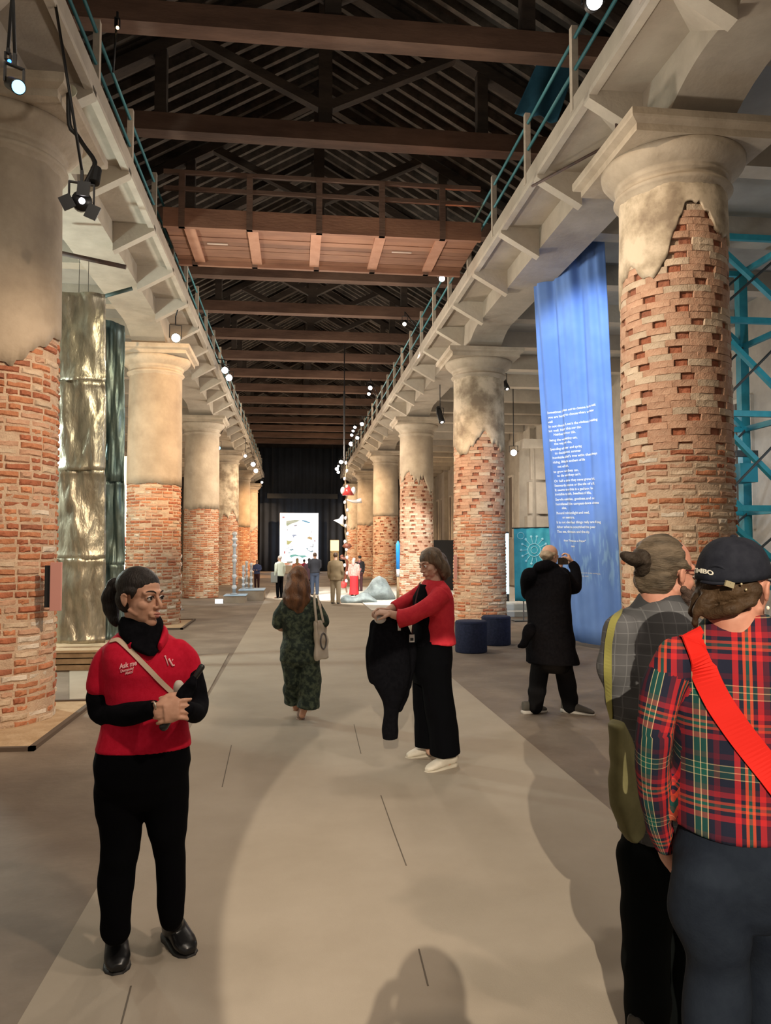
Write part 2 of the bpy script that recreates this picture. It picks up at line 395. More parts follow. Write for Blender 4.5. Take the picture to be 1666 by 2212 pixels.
def column(X, Y, label, plaster_z, style, n_parts, seed, plaster_m, holes=None, band=None, jag=0.28, pal=None, shape=None, pad=False):
    rs = random.Random(seed)
    t = thing('brick_column', label, 'column', (X, Y, 0), 'brick columns of the nave')
    # shaft core
    ztop = plaster_z + 0.75
    prof = []
    z = 0.0
    while z < ztop:
        hz = holes and holes[0] < z < holes[1]
        prof.append((col_r(z) - (0.045 if hz else 0.0095), z)); z += 0.05
    c = MB().lathe((X, Y, 0), prof, 40); c.build('mortar_core', m_mortar if not holes else m_mortar, t, True, (X, Y, 0))
    # plaster shell with ragged lower edge
    seg = 120; nz = 8
    def edge(k):
        a = 2 * PI * k / seg
        v = mnoise.noise(Vector((math.cos(a) * 1.6 + seed, math.sin(a) * 1.6, 0.3))) * jag * 1.5
        v += mnoise.noise(Vector((math.cos(a) * 7 + seed, math.sin(a) * 7, 1.3))) * jag * 0.55
        v += mnoise.noise(Vector((math.cos(a) * 22 + seed, math.sin(a) * 22, 2.3))) * jag * 0.25
        if shape:
            to_cam = math.atan2(-Y, -X); off = (a - to_cam + PI) % (2 * PI) - PI      # -90 deg = left edge in view, +90 = right
            b_ = float(np.interp(math.degrees(off), [q[0] for q in shape], [q[1] for q in shape]))
            return round((b_ + v * 0.45) / 0.036) * 0.036 * 0.6 + (b_ + v * 0.45) * 0.4
        return plaster_z + v
    rings = []
    e = [edge(k) for k in range(seg)]
    for j in range(-1, nz + 1):
        ring = []
        for k in range(seg):
            a = 2 * PI * k / seg
            if j == -1: zz = e[k] + 0.004; r = col_r(zz) - 0.02
            else:
                zz = e[k] + (5.56 - e[k]) * (j / nz) ** 1.2
                r = col_r(zz) + 0.014 + 0.006 * mnoise.noise(Vector((math.cos(a) * 3, math.sin(a) * 3, zz * 2 + seed)))
            ring.append((X + r * math.cos(a), Y + r * math.sin(a), zz))
        rings.append(ring)
    MB().rings(rings, cap=False).build('plaster_shell', plaster_m, t, True, (X, Y, 0))
    # Tuscan capital
    cp = MB().lathe((X, Y, 0), [(0.555, 5.40), (0.575, 5.54), (0.615, 5.56), (0.63, 5.585), (0.615, 5.61), (0.575, 5.625), (0.572, 5.67), (0.60, 5.68), (0.61, 5.70), (0.60, 5.72),
                                (0.63, 5.74), (0.70, 5.79), (0.755, 5.86), (0.765, 5.92), (0.70, 5.935)], 56)
    cp.build('capital', m_stone, t, True, (X, Y, 0))
    ab = MB(); a0, a1 = 0.76, 0.84
    rg = []
    for (h, zz) in ((a0, 5.925), (a0, 6.00), (a1 - 0.01, 6.03), (a1, 6.05), (a1, 6.12)):
        rg.append([(X - h, Y - h, zz), (X + h, Y - h, zz), (X + h, Y + h, zz), (X - h, Y + h, zz)])
    ab.rings(rg); ab.build('abacus', m_stone, t, False, (X, Y, 0))
    # bricks
    L = []
    ci = 0; z = 0.04
    while z < plaster_z + 0.62:
        r = col_r(z)
        hz = bool(holes and holes[0] < z < holes[1])
        a = ((ci // 2) % 2) * 0.10 + (ci % 2) * 0.12 + rs.uniform(0, 0.06) if hz else (ci % 2) * 0.21 + rs.uniform(0, 0.05); a_end = a + 2 * PI
        j = 0
        while a < a_end - 0.12:
            if hz:
                hole = j % 2 == 0 and ci % 2 == 0 and rs.random() < 0.93
                w = 'H' if hole else 'S'
                wa = (0.15 if hole else 0.2605) / R0
            else:
                hole = False
                w = 'h' if rs.random() < (0.30 if style != 'R' else 0.24) else 's'
                wa = ((0.112 if w == 'h' else 0.238) + 0.020) / R0
            if a + wa > a_end + 0.06: break
            ac = a + wa / 2; a += wa; j += 1
            if z > edge(int((ac % (2 * PI)) / (2 * PI) * seg) % seg) + 0.10: continue
            u = rs.random()
            if hz:
                mi = rs.choice([0, 4, 4, 0]) if hole else rs.choice([2, 2, 2, 3])
                ro = -0.026 - rs.uniform(0, 0.010) if hole else rs.uniform(-0.006, 0.002)
            else:
                mi = rs.choices(range(6), pal(z))[0]
                ro = rs.uniform(-0.008, 0.008) - (0.025 if rs.random() < 0.03 else 0)
            L.append((ac % (2 * PI), z + rs.uniform(-0.003, 0.003), (w, rs.randrange(3)), mi, (r + ro) / R0, rs.uniform(-0.012, 0.012)))
        z += 0.0715; ci += 1
    def score(b):
        th, zz = b[0], b[1]
        P = Vector((X + math.cos(th) * 0.6, Y + math.sin(th) * 0.6, zz)); v = CAMP - P
        x, y = proj(P)
        if not (-20 < x < 1690 and -20 < y < 2230): return -1
        d = v.length
        return (math.cos(th) * v.x + math.sin(th) * v.y) / d / d / d * (1.0 if b[2][0] in 'sS' else 0.6)
    if n_parts:
        L.sort(key=score, reverse=True)
        for b in L[:n_parts]:
            o = bpy.data.objects.new('brick', brick_mesh(b[2], b[3])); COL.objects.link(o); o.parent = t
            o.location = (0, 0, b[1]); o.rotation_euler = (b[5], 0, b[0]); o.scale = (b[4], b[4], 1)
    rest = L[n_parts:]
    V = []; Fc = []; mi_ = []
    for b in rest:
        vs, f = SHAPES[b[2]]; o0 = len(V); cs, sn = math.cos(b[0]), math.sin(b[0])
        for (x, y, zz) in vs: V.append(((x * cs - y * sn) * b[4], (x * sn + y * cs) * b[4], zz + b[1]))
        Fc.extend([tuple(i + o0 for i in q) for q in f]); mi_.extend([b[3]] * len(f))
    if V:
        me = bpy.data.meshes.new('brickwork'); me.from_pydata(V, [], Fc)
        for bm_ in BR: me.materials.append(bm_)
        me.polygons.foreach_set('material_index', mi_); me.update()
        bm = bmesh.new(); bm.from_mesh(me); bmesh.ops.recalc_face_normals(bm, faces=bm.faces); bm.to_mesh(me); bm.free()
        o = bpy.data.objects.new('brickwork', me); COL.objects.link(o); o.parent = t; o['kind'] = 'stuff'
    if pad:
        MB().b2((X - 1.35, Y - 1.23, 0.0), (X + 0.80, Y + 0.75, 0.02)).build('footing_pad', m_earth, t, False, (X, Y, 0))
        k = MB(); a, b2_, c_, d_ = X - 1.40, X + 0.84, Y - 1.28, Y + 0.79
        k.b2((a, c_, 0), (b2_, c_ + 0.05, 0.035)); k.b2((b2_ - 0.05, c_, 0), (b2_, d_, 0.035)); k.b2((a, d_ - 0.05, 0), (b2_, d_, 0.035))
        k.build('footing_edge', m_kerb, t, False, (X, Y, 0))
    return t

def palL(z):
    return (3, 4, 2.4, 1.0, 0.8, 3.0 if z < 1.0 else 0.3)
def palL2(z):
    return (2, 4.5, 2, 1.5, 1.0, 1.0 if z < 0.9 else 0.2)
def palR(z):
    return (1.6, 2.6, 4, 2.6, 0.9, 0.5)
def palR2(z):
    return (1.2, 2.6, 4, 3.2, 0.8, 1.6 if z < 1 else 0.3)
column(XR, YR[0], 'nearest brick column on the right, plaster patch at top and rows of brick holes', 4.70, 'R', 300, 11, m_plaster_r, (2.75, 5.4), pal=palR, jag=0.34, shape=[(-180, 4.9), (-100, 4.5), (-60, 4.62), (-20, 4.60), (-8, 4.85), (12, 5.22), (40, 5.10), (75, 5.02), (180, 4.9)])
column(XR, YR[1], 'second brick column on the right, behind the two navy stools', 4.15, 'R', 300, 23, m_plaster_r, (2.4, 4.9), pal=palR2, jag=0.3, shape=[(-180, 4.1), (-90, 4.05), (-55, 3.85), (-25, 3.88), (-5, 4.15), (15, 4.42), (28, 4.05), (60, 3.82), (90, 3.9), (180, 4.1)])
column(XR, YR[2], 'third brick column on the right, behind the woman shaking out a coat', 3.80, 'R', 0, 31, m_plaster_l, (1.6, 4.6), pal=palR2, jag=0.45)
column(XR, YR[3], 'fourth brick column on the right, straight plaster edge halfway up', 3.15, 'R', 0, 41, m_plaster_l, (1.4, 4.2), pal=palR2, jag=0.03)
column(XR, YR[4], 'fifth brick column on the right, partly behind the hanging horn chain', 3.0, 'R', 0, 51, m_plaster_l, (1.2, 4.2), pal=palR2, jag=0.08)
column(XR, YR[5], 'farthest brick column on the right, beside the black end curtain', 3.0, 'R', 0, 61, m_stone, None, pal=palR2, jag=0.2)
column(XLC[0], YL[0], 'nearest brick column on the left, red bricks below grey plaster', 3.62, 'L', 300, 13, m_plaster_l, None, pal=palL, jag=0.22, shape=[(-180, 3.6), (-20, 3.5), (10, 3.48), (25, 3.62), (60, 3.78), (90, 3.85), (180, 3.6)], pad=True)
column(XLC[1], YL[1], 'second brick column on the left, smooth warm-lit plaster with a straight edge', 3.10, 'L', 300, 17, m_plaster_l, None, pal=palL2, jag=0.03, pad=True)
column(XLC[2], YL[2], 'third brick column on the left, half in shadow above the bricks', 3.0, 'L', 0, 19, m_plaster_l, None, pal=palL2, jag=0.06)
column(XLC[3], YL[3], 'fourth brick column on the left, behind the tall glass sculpture', 3.0, 'L', 0, 29, m_plaster_r, None, pal=palL2, jag=0.4)
column(XLC[4], YL[4], 'fifth brick column on the left, behind the group of glass posts', 2.9, 'L', 0, 37, m_plaster_l, None, pal=palL2, jag=0.05)
column(XLC[5], YL[5], 'farthest brick column on the left, beside the black end curtain', 2.9, 'L', 0, 43, m_stone, None, pal=palL2, jag=0.2)

# ------------------------------------------------------------------ concrete galleries over the columns
Z_SOF, Z_TOP, Z_WEB = 6.75, 6.95, 6.42
def gallery(name, xc, inner_sign, ys, label):
    # inner_sign: +1 when the nave lies toward +x
    xw_in = xc + inner_sign * 0.36; xw_out = xc - inner_sign * 0.36; xe = xc + inner_sign * 0.98
    y0, y1 = -2.0, Y_END
    yc = [ys[1] - 18.2] + ys
    def zb(y):
        d = min(abs(y - q) for q in yc)
        if d < 0.55: return 6.12
        if d < 1.5:
            t = (d - 0.55) / 0.95; return 6.12 + (Z_WEB - 6.12) * (1 - (1 - t) ** 2)
        return Z_WEB
    g = MB(); yv = []
    y = y0
    while y < y1: yv.append(y); y += 0.19
    g.rings([[(xw_in, y, zb(y)), (xw_out, y, zb(y)), (xw_out, y, Z_TOP), (xw_in, y, Z_TOP)] for y in yv])
    root = tag(g.build(name, m_conc), label, kind='structure')
    s = MB(); s.b2((min(xw_in, xe), y0, Z_SOF), (max(xw_in, xe), y1, Z_TOP)); s.build('slab', m_conc, root)
    lip = MB(); lip.b2((min(xe, xe - inner_sign * 0.09), y0, Z_SOF - 0.06), (max(xe, xe - inner_sign * 0.09), y1, Z_SOF)); lip.build('edge_lip', m_conc_rib, root)
    # brackets
    n = 0; proto = None
    y = yc[0]
    while y < y1 - 0.3:
        if y > 2.0:
            if proto is None:
                p = MB().prism([(xw_in - xc, -0.08, Z_SOF), (xe - xc, -0.08, Z_SOF), (xe - xc, -0.08, Z_SOF - 0.10), (xw_in - xc, -0.08, Z_WEB - 0.12)], (0, 0.16, 0))
                proto = p.mesh('bracket'); proto.materials.append(m_conc_rib)
            o = bpy.data.objects.new('bracket', proto); COL.objects.link(o); o.parent = root; o.location = (xc, y, 0)
        y += 9.1 / 5
    # slight sloping gussets that make the coffers faceted
    gus = None; y = yc[0]
    while y < y1 - 0.3:
        if y > 2.0:
            if gus is None:
                q = MB(); xi = xw_in - xc; xo = xe - xc
                q.add([(xi, 0.08, Z_SOF), (xo, 0.08, Z_SOF), (xi, 0.72, Z_SOF), (xi, 0.08, Z_WEB - 0.10)], [(0, 1, 2), (0, 1, 3), (0, 2, 3), (1, 2, 3)])
                gus = q.mesh('gusset'); gus.materials.append(m_conc)
            o = bpy.data.objects.new('gusset', gus); COL.objects.link(o); o.parent = root; o.location = (xc, y, 0)
        y += 9.1 / 5
    return root, xe, yc
gal_r, xer, ycr = gallery('gallery_beam_right', XR, -1, YR, 'coffered concrete gallery beam running along the right column tops')
gal_l, xel, ycl = gallery('gallery_beam_left', XL, 1, YL, 'coffered concrete gallery beam running along the left column tops')

def railing(xe, inner, ys, label, setback):
    x = xe - inner * setback
    t = thing('gallery_railing', label, 'railing', (x, 3, Z_TOP), 'gallery railings')
    pm = MB().box((0, 0, 0.36), (0.075, 0.085, 1.02)).mesh('post'); pm.materials.append(m_post)
    y = ys[0] + 0.45
    while y < Y_END - 1:
        if y > 3:
            o = bpy.data.objects.new('post', pm); COL.objects.link(o); o.parent = t; o.location = (0, y - 3, 0)
        y += 9.1 / 5
    for z in (0.34, 0.72):
        MB().tube([(x, 2.0, Z_TOP + z), (x, Y_END - 1, Z_TOP + z)], 0.022, 8).build('rail', m_teal_rail, t, True, (x, 3, Z_TOP))
railing(xer, -1, ycr, 'teal pipe railing with pale posts along the right gallery edge', 0.03)
railing(xel, 1, ycl, 'teal pipe railing with pale posts along the left gallery edge', 0.10)

# aisle ceilings with cross beams
def aisle(name, x0, x1, label):
    c = MB().b2((x0, 3.5, 7.05), (x1, 57, 7.25)); root = tag(c.build(name, m_ceil), label, kind='structure')
    bmesh_ = MB().b2((x0 + 0.02, -0.16, 6.66), (x1 - 0.02, 0.16, 7.05)).mesh('cross_beam'); bmesh_.materials.append(m_conc)
    y = 4.7
    while y < 56:
        o = bpy.data.objects.new('cross_beam', bmesh_); COL.objects.link(o); o.parent = root; o.location = (0, y, 0); y += 2.275
    return root
aisle('ceiling_right_aisle', XR + 0.36, 9.8, 'grey plaster ceiling of the right aisle with cross beams')
aisle('ceiling_left_aisle', -8.9, XL - 0.36, 'pale plaster ceiling of the left aisle with cross beams')

# outer walls with pilasters and tall blind windows
def outer_wall(name, x, inner, label):
    w = MB().b2((min(x, x - inner * 0.4), 3, 0), (max(x, x - inner * 0.4), 57, 7.05)); root = tag(w.build(name, m_wall_r), label, kind='structure')
    pil = MB().b2((min(0, inner * 0.25), -0.45, 0), (max(0, inner * 0.25), 0.45, 6.6)).mesh('pilaster'); pil.materials.append(m_wall_r)
    win = MB().b2((min(-inner * 0.02, inner * 0.04), -0.28, 2.2), (max(-inner * 0.02, inner * 0.04), 0.28, 4.9)).mesh('blind_window'); win.materials.append(M('shuttered_window', (0.12, 0.09, 0.07), 0.8))
    fr = MB()
    for a, b in ((-0.36, -0.28), (0.28, 0.36)): fr.b2((min(0, inner * 0.08), a, 2.1), (max(0, inner * 0.08), b, 5.0))
    fr.b2((min(0, inner * 0.08), -0.28, 4.9), (max(0, inner * 0.08), 0.28, 5.0)); frm = fr.mesh('window_frame'); frm.materials.append(m_conc_rib)
    y = 8.0; i = 0
    while y < 56:
        o = bpy.data.objects.new('pilaster', pil); COL.objects.link(o); o.parent = root; o.location = (x, y, 0)
        for dy in (1.4, 3.1):
            for nm, me in (('blind_window', win), ('window_frame', frm)):
                q = bpy.data.objects.new(nm, me); COL.objects.link(q); q.parent = root; q.location = (x, y + dy, 0)
        y += 4.55
outer_wall('wall_right', 9.8, -1, 'pale plaster outer wall of the right aisle with tall blind windows')
outer_wall('wall_left', -8.9, 1, 'pale plaster outer wall of the left aisle with tall blind windows')
tag(MB().b2((-9.3, 57, 0), (10.2, 57.4, 13)).build('wall_back', m_upper), 'dark end wall closing the hall behind the black curtain', kind='structure')
for nm, xx, lb in (('wall_upper_right', 5.35, 'dark upper wall above the right gallery'), ('wall_upper_left', -4.75, 'dark upper wall above the left gallery')):
    tag(MB().b2((xx, 2, 7.25), (xx + 0.4, 57, 9.9)).build(nm, m_upper), lb, kind='structure')

# ------------------------------------------------------------------ timber roof
XM = 0.5; EAVE = 9.75; RIDGE = 12.6
rf = MB()
for sx, xo in ((1, 5.9), (-1, -4.9)):
    rf.prism([(xo, 2, EAVE - 0.25), (XM, 2, RIDGE), (XM, 2, RIDGE + 0.12), (xo, 2, EAVE - 0.10)], (0, 55, 0))
roof = tag(rf.build('ceiling', m_roofdeck), 'dark boarded pitched roof over the nave', kind='structure')
rm = {}
for sx, xo in ((1, 5.9), (-1, -4.9)):
    b = MB(); b.bar((xo, 0, EAVE - 0.34), (XM, 0, RIDGE - 0.09), 0.11, 0.16); rm[sx] = b.mesh('rafter'); rm[sx].materials.append(m_rafter)
y = 8.6
far = MB()
while y < 56:
    for sx, xo in ((1, 5.9), (-1, -4.9)):
        if y < 34:
            o = bpy.data.objects.new('rafter', rm[sx]); COL.objects.link(o); o.parent = roof; o.location = (0, y, 0)
        else: far.bar((xo, y, EAVE - 0.34), (XM, y, RIDGE - 0.09), 0.11, 0.16)
    y += 0.42
fo = far.build('far_rafters', m_rafter, roof); fo['kind'] = 'stuff'

def make_truss():
    t = thing('roof_truss', '', 'truss', (XM, 0, 9.0), 'roof trusses')
    O = (XM, 0, 9.0)
    MB().b2((-4.75, -0.15, 9.0), (5.75, 0.15, 9.32)).build('tie_beam', m_wood_tie, t, False, O)
    MB().b2((XM - 0.12, -0.1, 9.32), (XM + 0.12, 0.1, 12.3)).build('king_post', m_wood_d, t, False, O)
    for sx, xo in ((1, 5.6), (-1, -4.6)):
        MB().bar((xo, 0, 9.35), (XM, 0, 12.15), 0.2, 0.24, (0, 1, 0)).build('principal_rafter', m_wood_d, t, False, O)
        MB().bar((XM + sx * 0.1, 0, 9.7), (XM + sx * 2.5, 0, 10.85), 0.16, 0.18, (0, 1, 0)).build('strut', m_wood_d, t, False, O)
        MB().b2((XM + sx * 2.9 - 0.1, -0.1, 9.32), (XM + sx * 2.9 + 0.1, 0.1, 10.6)).build('queen_post', m_wood_d, t, False, O)
    return t
def copy_tree(o, parent=None):
    c = o.copy(); COL.objects.link(c); c.parent = parent
    for ch in o.children: copy_tree(ch, c)
    return c
tr = make_truss()
TY = [10.75, 13.55, 17.4, 20.7] + [23.8 + 3.0 * i for i in range(11)]
for i, y in enumerate(TY):
    o = tr if i == 0 else copy_tree(tr)
    o.location.y = y
    if i == 0: o['label'] = 'nearest timber roof truss at the very top, its reddish tie beam overhead'
    elif i == 1: o['label'] = 'second timber roof truss, reddish tie beam just in front of the walkway bridge'
    elif i == 2: o['label'] = 'timber roof truss directly above the far side of the walkway bridge'
    else: o['label'] = ['first', 'second', 'third', 'fourth', 'fifth', 'sixth', 'seventh', 'eighth', 'ninth', 'tenth', 'eleventh', 'twelfth'][i - 3] + ' dark timber roof truss counted away from the walkway bridge'

# ------------------------------------------------------------------ timber walkway bridge across the nave
br = thing('walkway_bridge', 'red-brown timber walkway bridge spanning the nave between the galleries', 'bridge', (XM, 13.6, 7.0))
O = (XM, 13.6, 7.0); bx0, bx1 = xel + 0.02, xer - 0.02
MB().b2((bx0, 12.7, 7.0), (bx1, 12.78, 7.32)).build('fascia', m_bridge, br, False, O)
MB().b2((bx0, 14.42, 7.0), (bx1, 14.5, 7.32)).build('fascia', m_bridge, br, False, O)
for i in range(9):
    y = 12.79 + i * 0.181
    MB().b2((bx0, y, 7.10 + random.uniform(-0.008, 0.008)), (bx1, y + 0.170, 7.14)).build('plank', m_bridge, br, False, O)
for px in (421, 551, 681, 813, 938):
    x = at(px, 530, 13.6).x
    MB().b2((x - 0.09, 12.79, 7.05), (x + 0.09, 14.41, 7.10)).build('batten', m_bridge_b, br, False, O)
for x in (bx0 + 0.3, at(690, 400, 12.75).x, at(825, 400, 12.75).x, at(955, 400, 12.75).x, at(540, 400, 12.75).x):
    for yy in (12.74, 14.46):
        MB().b2((x - 0.05, yy - 0.045, 7.0), (x + 0.05, yy + 0.045, 7.95)).build('railing_post', m_wood_tie, br, False, O)
for yy in (12.74, 14.46):
    for z in (7.62, 7.9): MB().b2((bx0, yy - 0.03, z), (bx1, yy + 0.03, z + 0.07)).build('handrail', m_wood_tie, br, False, O)
for px, py in ((470, 535), (868, 549)):
    p = at(px, py, 13.6); MB().box((p.x, p.y, 7.092), (0.36, 0.05, 0.012)).build('label_strip', M('faded_label', (0.55, 0.42, 0.34), 0.8), br, False, O)

# ------------------------------------------------------------------ black end curtain
def sheet(fn, nu, nv, th):
    """thick sheet from fn(u, v) -> point, offset along local normal"""
    P = [[Vector(fn(u / nu, v / nv)) for v in range(nv + 1)] for u in range(nu + 1)]
    mb = MB(); vs = []
    for side in (1, -1):
        for u in range(nu + 1):
            for v in range(nv + 1):
                du = P[min(u + 1, nu)][v] - P[max(u - 1, 0)][v]; dv = P[u][min(v + 1, nv)] - P[u][max(v - 1, 0)]
                n = du.cross(dv); n = n.normalized() if n.length > 1e-9 else Vector((0, 1, 0))
                vs.append(P[u][v] + n * (side * th / 2))
    fs = []; W1 = nv + 1; H = (nu + 1) * W1
    for u in range(nu):
        for v in range(nv):
            a = u * W1 + v; b = a + 1; c = a + W1 + 1; d = a + W1
            fs.append((a, b, c, d)); fs.append((H + d, H + c, H + b, H + a))
    rim = [(u, 0) for u in range(nu)] + [(nu, v) for v in range(nv)] + [(u, nv) for u in range(nu, 0, -1)] + [(0, v) for v in range(nv, 0, -1)]
    for i in range(len(rim)):
        a = rim[i][0] * W1 + rim[i][1]; j = rim[(i + 1) % len(rim)]; b = j[0] * W1 + j[1]
        fs.append((a, b, H + b, H + a))
    mb.add(vs, fs); return mb
m_curt = M('black_navy_curtain', (0.008, 0.012, 0.02), 0.9, (0.014, 0.02, 0.032), 1, 3)
yb = 55.6
cu = sheet(lambda u, v: (-2.55 + 6.0 * u, yb + 0.06 * math.sin(u * 75), 0.02 + 8.9 * v), 150, 4, 0.02)
tag(cu.build('end_curtain', m_curt, None, True), 'tall black pleated curtain closing the far end of the nave', 'curtain')
pel = thing('curtain_pelmet', 'black pelmet box across the end curtain above the glowing picture', 'pelmet', (0.5, yb - 0.8, 5.2))
m_pel = M('black_pelmet', (0.01, 0.012, 0.015), 0.8)
MB().b2((-2.0, yb - 0.9, 5.2), (3.0, yb - 0.8, 5.55)).build('front_board', m_pel, pel)
MB().b2((-2.0, yb - 0.8, 5.5), (3.0, yb - 0.12, 5.55)).build('top_board', m_pel, pel)
for x_ in (-1.6, 2.6): MB().tube([(x_, yb - 0.5, 5.54), (x_, 53.85, 9.02)], 0.015, 6).build('hanger_rod', m_black, pel)
# ------------------------------------------------------------------ spotlights
m_lens = M('lamp_lens_white', (1, 1, 1), 0.3, emit=(1.0, 0.93, 0.95), estr=14)
m_lens_w = M('lamp_lens_warm', (1, 1, 1), 0.3, emit=(1.0, 0.84, 0.55), estr=14)
m_lens_b = M('lamp_lens_blue', (0.5, 0.8, 1), 0.3, emit=(0.22, 0.62, 1.0), estr=2.9)
m_lens_d = M('lamp_lens_dim', (0.8, 0.8, 0.8), 0.3, emit=(1, 0.9, 0.8), estr=3)
m_lens_o = M('lamp_lens_amber', (1, 0.6, 0.3), 0.3, emit=(1, 0.62, 0.25), estr=8)
def spotlight(P, aim, label, r=0.07, ln=0.24, lens=None, up=0.3, group='gallery spotlights', lr=0.9):
    P = Vector(P); d = (Vector(aim) - P).normalized()
    t = thing('spotlight', label, 'spotlight', P, group)
    b = P - d * ln
    MB().tube([b - d * 0.04, b, P - d * 0.05, P], [r * 0.55, r * 0.85, r, r * 1.04], 16).build('lamp_body', m_black, t, True, P)
    MB().tube([P + d * 0.001, P + d * 0.012], [r * lr, r * lr * 0.95], 16).build('lens', lens or m_lens, t, False, P)
    s_ = d.cross(Vector((0, 0, 1))); s_ = s_.normalized() if s_.length > 0.01 else Vector((1, 0, 0))
    mid = P - d * ln * 0.5; top = mid + Vector((0, 0, up))
    y = MB()
    for q in (-1, 1): y.bar(mid + s_ * (q * r * 1.25), mid + s_ * (q * r * 1.25) + Vector((0, 0, up * 0.6)), 0.012, 0.03)
    y.bar(mid - s_ * r * 1.3 + Vector((0, 0, up * 0.6)), mid + s_ * r * 1.3 + Vector((0, 0, up * 0.6)), 0.03, 0.012)
    y.bar(mid + Vector((0, 0, up * 0.6)), top, 0.025, 0.025)
    y.build('yoke', m_black, t, False, P)
    if group == 'gallery spotlights': end = Vector((xer if P.x > 0.5 else xel - 0.06, top.y + 0.02, max(7.0, min(7.6, top.z))))
    else: end = Vector((top.x, top.y, 7.06))
    if (end - top).length > 0.02: MB().tube([top, end], 0.014, 6).build('arm', m_black, t, True, P)
    return t
# left side
c0 = Vector((0.5, 4, 1.5))
sp = spotlight(at(177, 434, 7.0), (-0.4, 2.0, 3.2), 'black barn-door spotlight on the bracket beside the nearest left column', 0.085, 0.3, m_lens, 0.3, lr=0.32)
P = at(177, 434, 7.0)
bd = MB()
for dx, dz in ((-0.12, -0.03), (0.10, -0.11), (0.02, 0.10)): bd.box(P + Vector((dx, -0.03, dz)), (0.11, 0.012, 0.13), Matrix.Rotation(dx * 4, 3, 'Y'))
bd.build('barn_doors', m_black, sp, False, P)
br_ = MB(); br_.tube([at(178, 410, 7.1), at(196, 375, 7.15), at(205, 350, 7.2), at(185, 320, 7.3), at(165, 290, 7.4), at(150, 270, 7.4), at(148, 200, 7.4)], 0.022, 8, smooth=3)
br_.build('bracket_arm', m_black, sp, True, P)
cl = MB(); cl.tube([at(203, 395, 7.15), at(208, 365, 7.2)], 0.05, 10); cl.build('ballast_box', m_black, sp, False, P)
dk = MB(); p_ = at(152, 196, 7.45); dk.tube([p_, p_ + Vector((0, 0.01, 0))], [0.06, 0.06], 20); dk.build('ceiling_rose', M('pale_rose', (0.55, 0.55, 0.42), 0.6), sp, False, P)
spotlight(at(40, 188, 6.0), (1.5, 1.0, 1.5), 'glowing cyan-blue spotlight above the nearest left column', 0.055, 0.25, m_lens_b, 0.25)
spotlight(at(20, 132, 6.3), (1.5, 1.0, 1.5), 'tiny deep blue lamp above the cyan spotlight', 0.016, 0.08, M('lens_deep_blue', (0, 0.1, 1), emit=(0.05, 0.2, 1), estr=5), 0.1)
spotlight(at(380, 730, 15.6), (0.6, 1.0, 2.5), 'large glowing spotlight in front of the second left capital', 0.095, 0.35, m_lens_w, 0.45)
spotlight(at(486, 800, 21.5), (0.6, 2.0, 2.0), 'upper of the paired white spotlights on the left rail', 0.10, 0.25, m_lens)
spotlight(at(495, 816, 21.9), (0.6, 2.0, 2.0), 'lower of the paired white spotlights on the left rail', 0.10, 0.25, m_lens)
spotlight(at(473, 968, 29.0), (0, 4.0, 1.0), 'small pale blue spotlight hanging by the third left capital', 0.07, 0.4, m_lens_b, 0.4)
for i, (x, y, Y, l) in enumerate([(547, 1003, 37, 'white spotlight far along the left rail, left of the black curtain top'), (553, 1017, 40, 'white spotlight far along the left rail, just above a tiny blue lamp'),
                                  (530, 985, 35, 'small white lamp on the left rail where the tie beams end'), (566, 1042, 46, 'farthest white lamp on the left rail beside the black curtain')]):
    spotlight(at(x, y, Y), (0.5, 2, 2), l, 0.12 if i < 2 else 0.07, 0.25, m_lens)
spotlight(at(254, 60, 9.5), (0.5, 1, 2), 'tiny amber lamp high in the dark roof at top left', 0.022, 0.10, m_lens_o, 0.2)
# right side
RL = [(1285, 2, 'bright white spotlight at the top edge above the right railing', 0.085), (955, 602, 'white spotlight on the right rail just beyond the walkway bridge', 0.065),
      (874, 700, 'small dim spotlight on the right rail beyond the bridge lamp', 0.06), (800, 838, 'upper of two close white spotlights on the right rail', 0.09),
      (797, 851, 'lower of two close white spotlights on the right rail', 0.07), (782, 916, 'white spotlight topping the cluster near the hanging chain', 0.09),
      (767, 923, 'white spotlight, second in the cluster near the hanging chain', 0.09), (763, 931, 'white spotlight, third in the cluster near the hanging chain', 0.08),
      (760, 940, 'white spotlight, fourth in the cluster near the hanging chain', 0.09), (772, 946, 'white spotlight, fifth in the cluster near the hanging chain', 0.09),
      (759, 959, 'largest white spotlight at the bottom of the chain cluster', 0.15), (737, 998, 'far white spotlight on the right, topmost by the curtain', 0.13),
      (731, 1007, 'far small lamp on the right, second by the curtain', 0.07), (728, 1013, 'far white spotlight on the right, third by the curtain', 0.12),
      (731, 1020, 'far white spotlight on the right, lowest by the curtain', 0.10)]
for i_, (x, y, l, r) in enumerate(RL):
    p = atX(x, y, 2.85)
    if p.y > 36: p = at(x, y, 36 + i_ * 0.8)
    spotlight(p, (0.6, p.y - 9, 2.0), l, r, 0.25, m_lens_d if 'dim' in l else m_lens)
# right aisle lamps
for (x, y, Y, tgt, l, r, le) in [(955, 912, 21.5, (5.0, 19, 0), 'black tilted tube spotlight left of the second right column', 0.09, m_lens_d),
                              (1096, 840, 18.4, (6.5, 15, 0), 'black tube spotlight just right of the second right column', 0.07, m_lens_d),
                              (1655, 150, 9.0, (6.0, 12, 0), 'black tube spotlight on an arm right of the nearest right capital', 0.07, m_lens_d),
                              (1110, 978, 24.0, (3.5, 10, 1.6), 'bright round white lamp between the second right column and the blue banner', 0.11, m_lens)]:
    spotlight(at(x, y, Y), tgt, l, r, 0.5 if 'tube' in l else 0.2, le, 0.35, 'right aisle spotlights', 0.5 if 'tube' in l else 0.9)

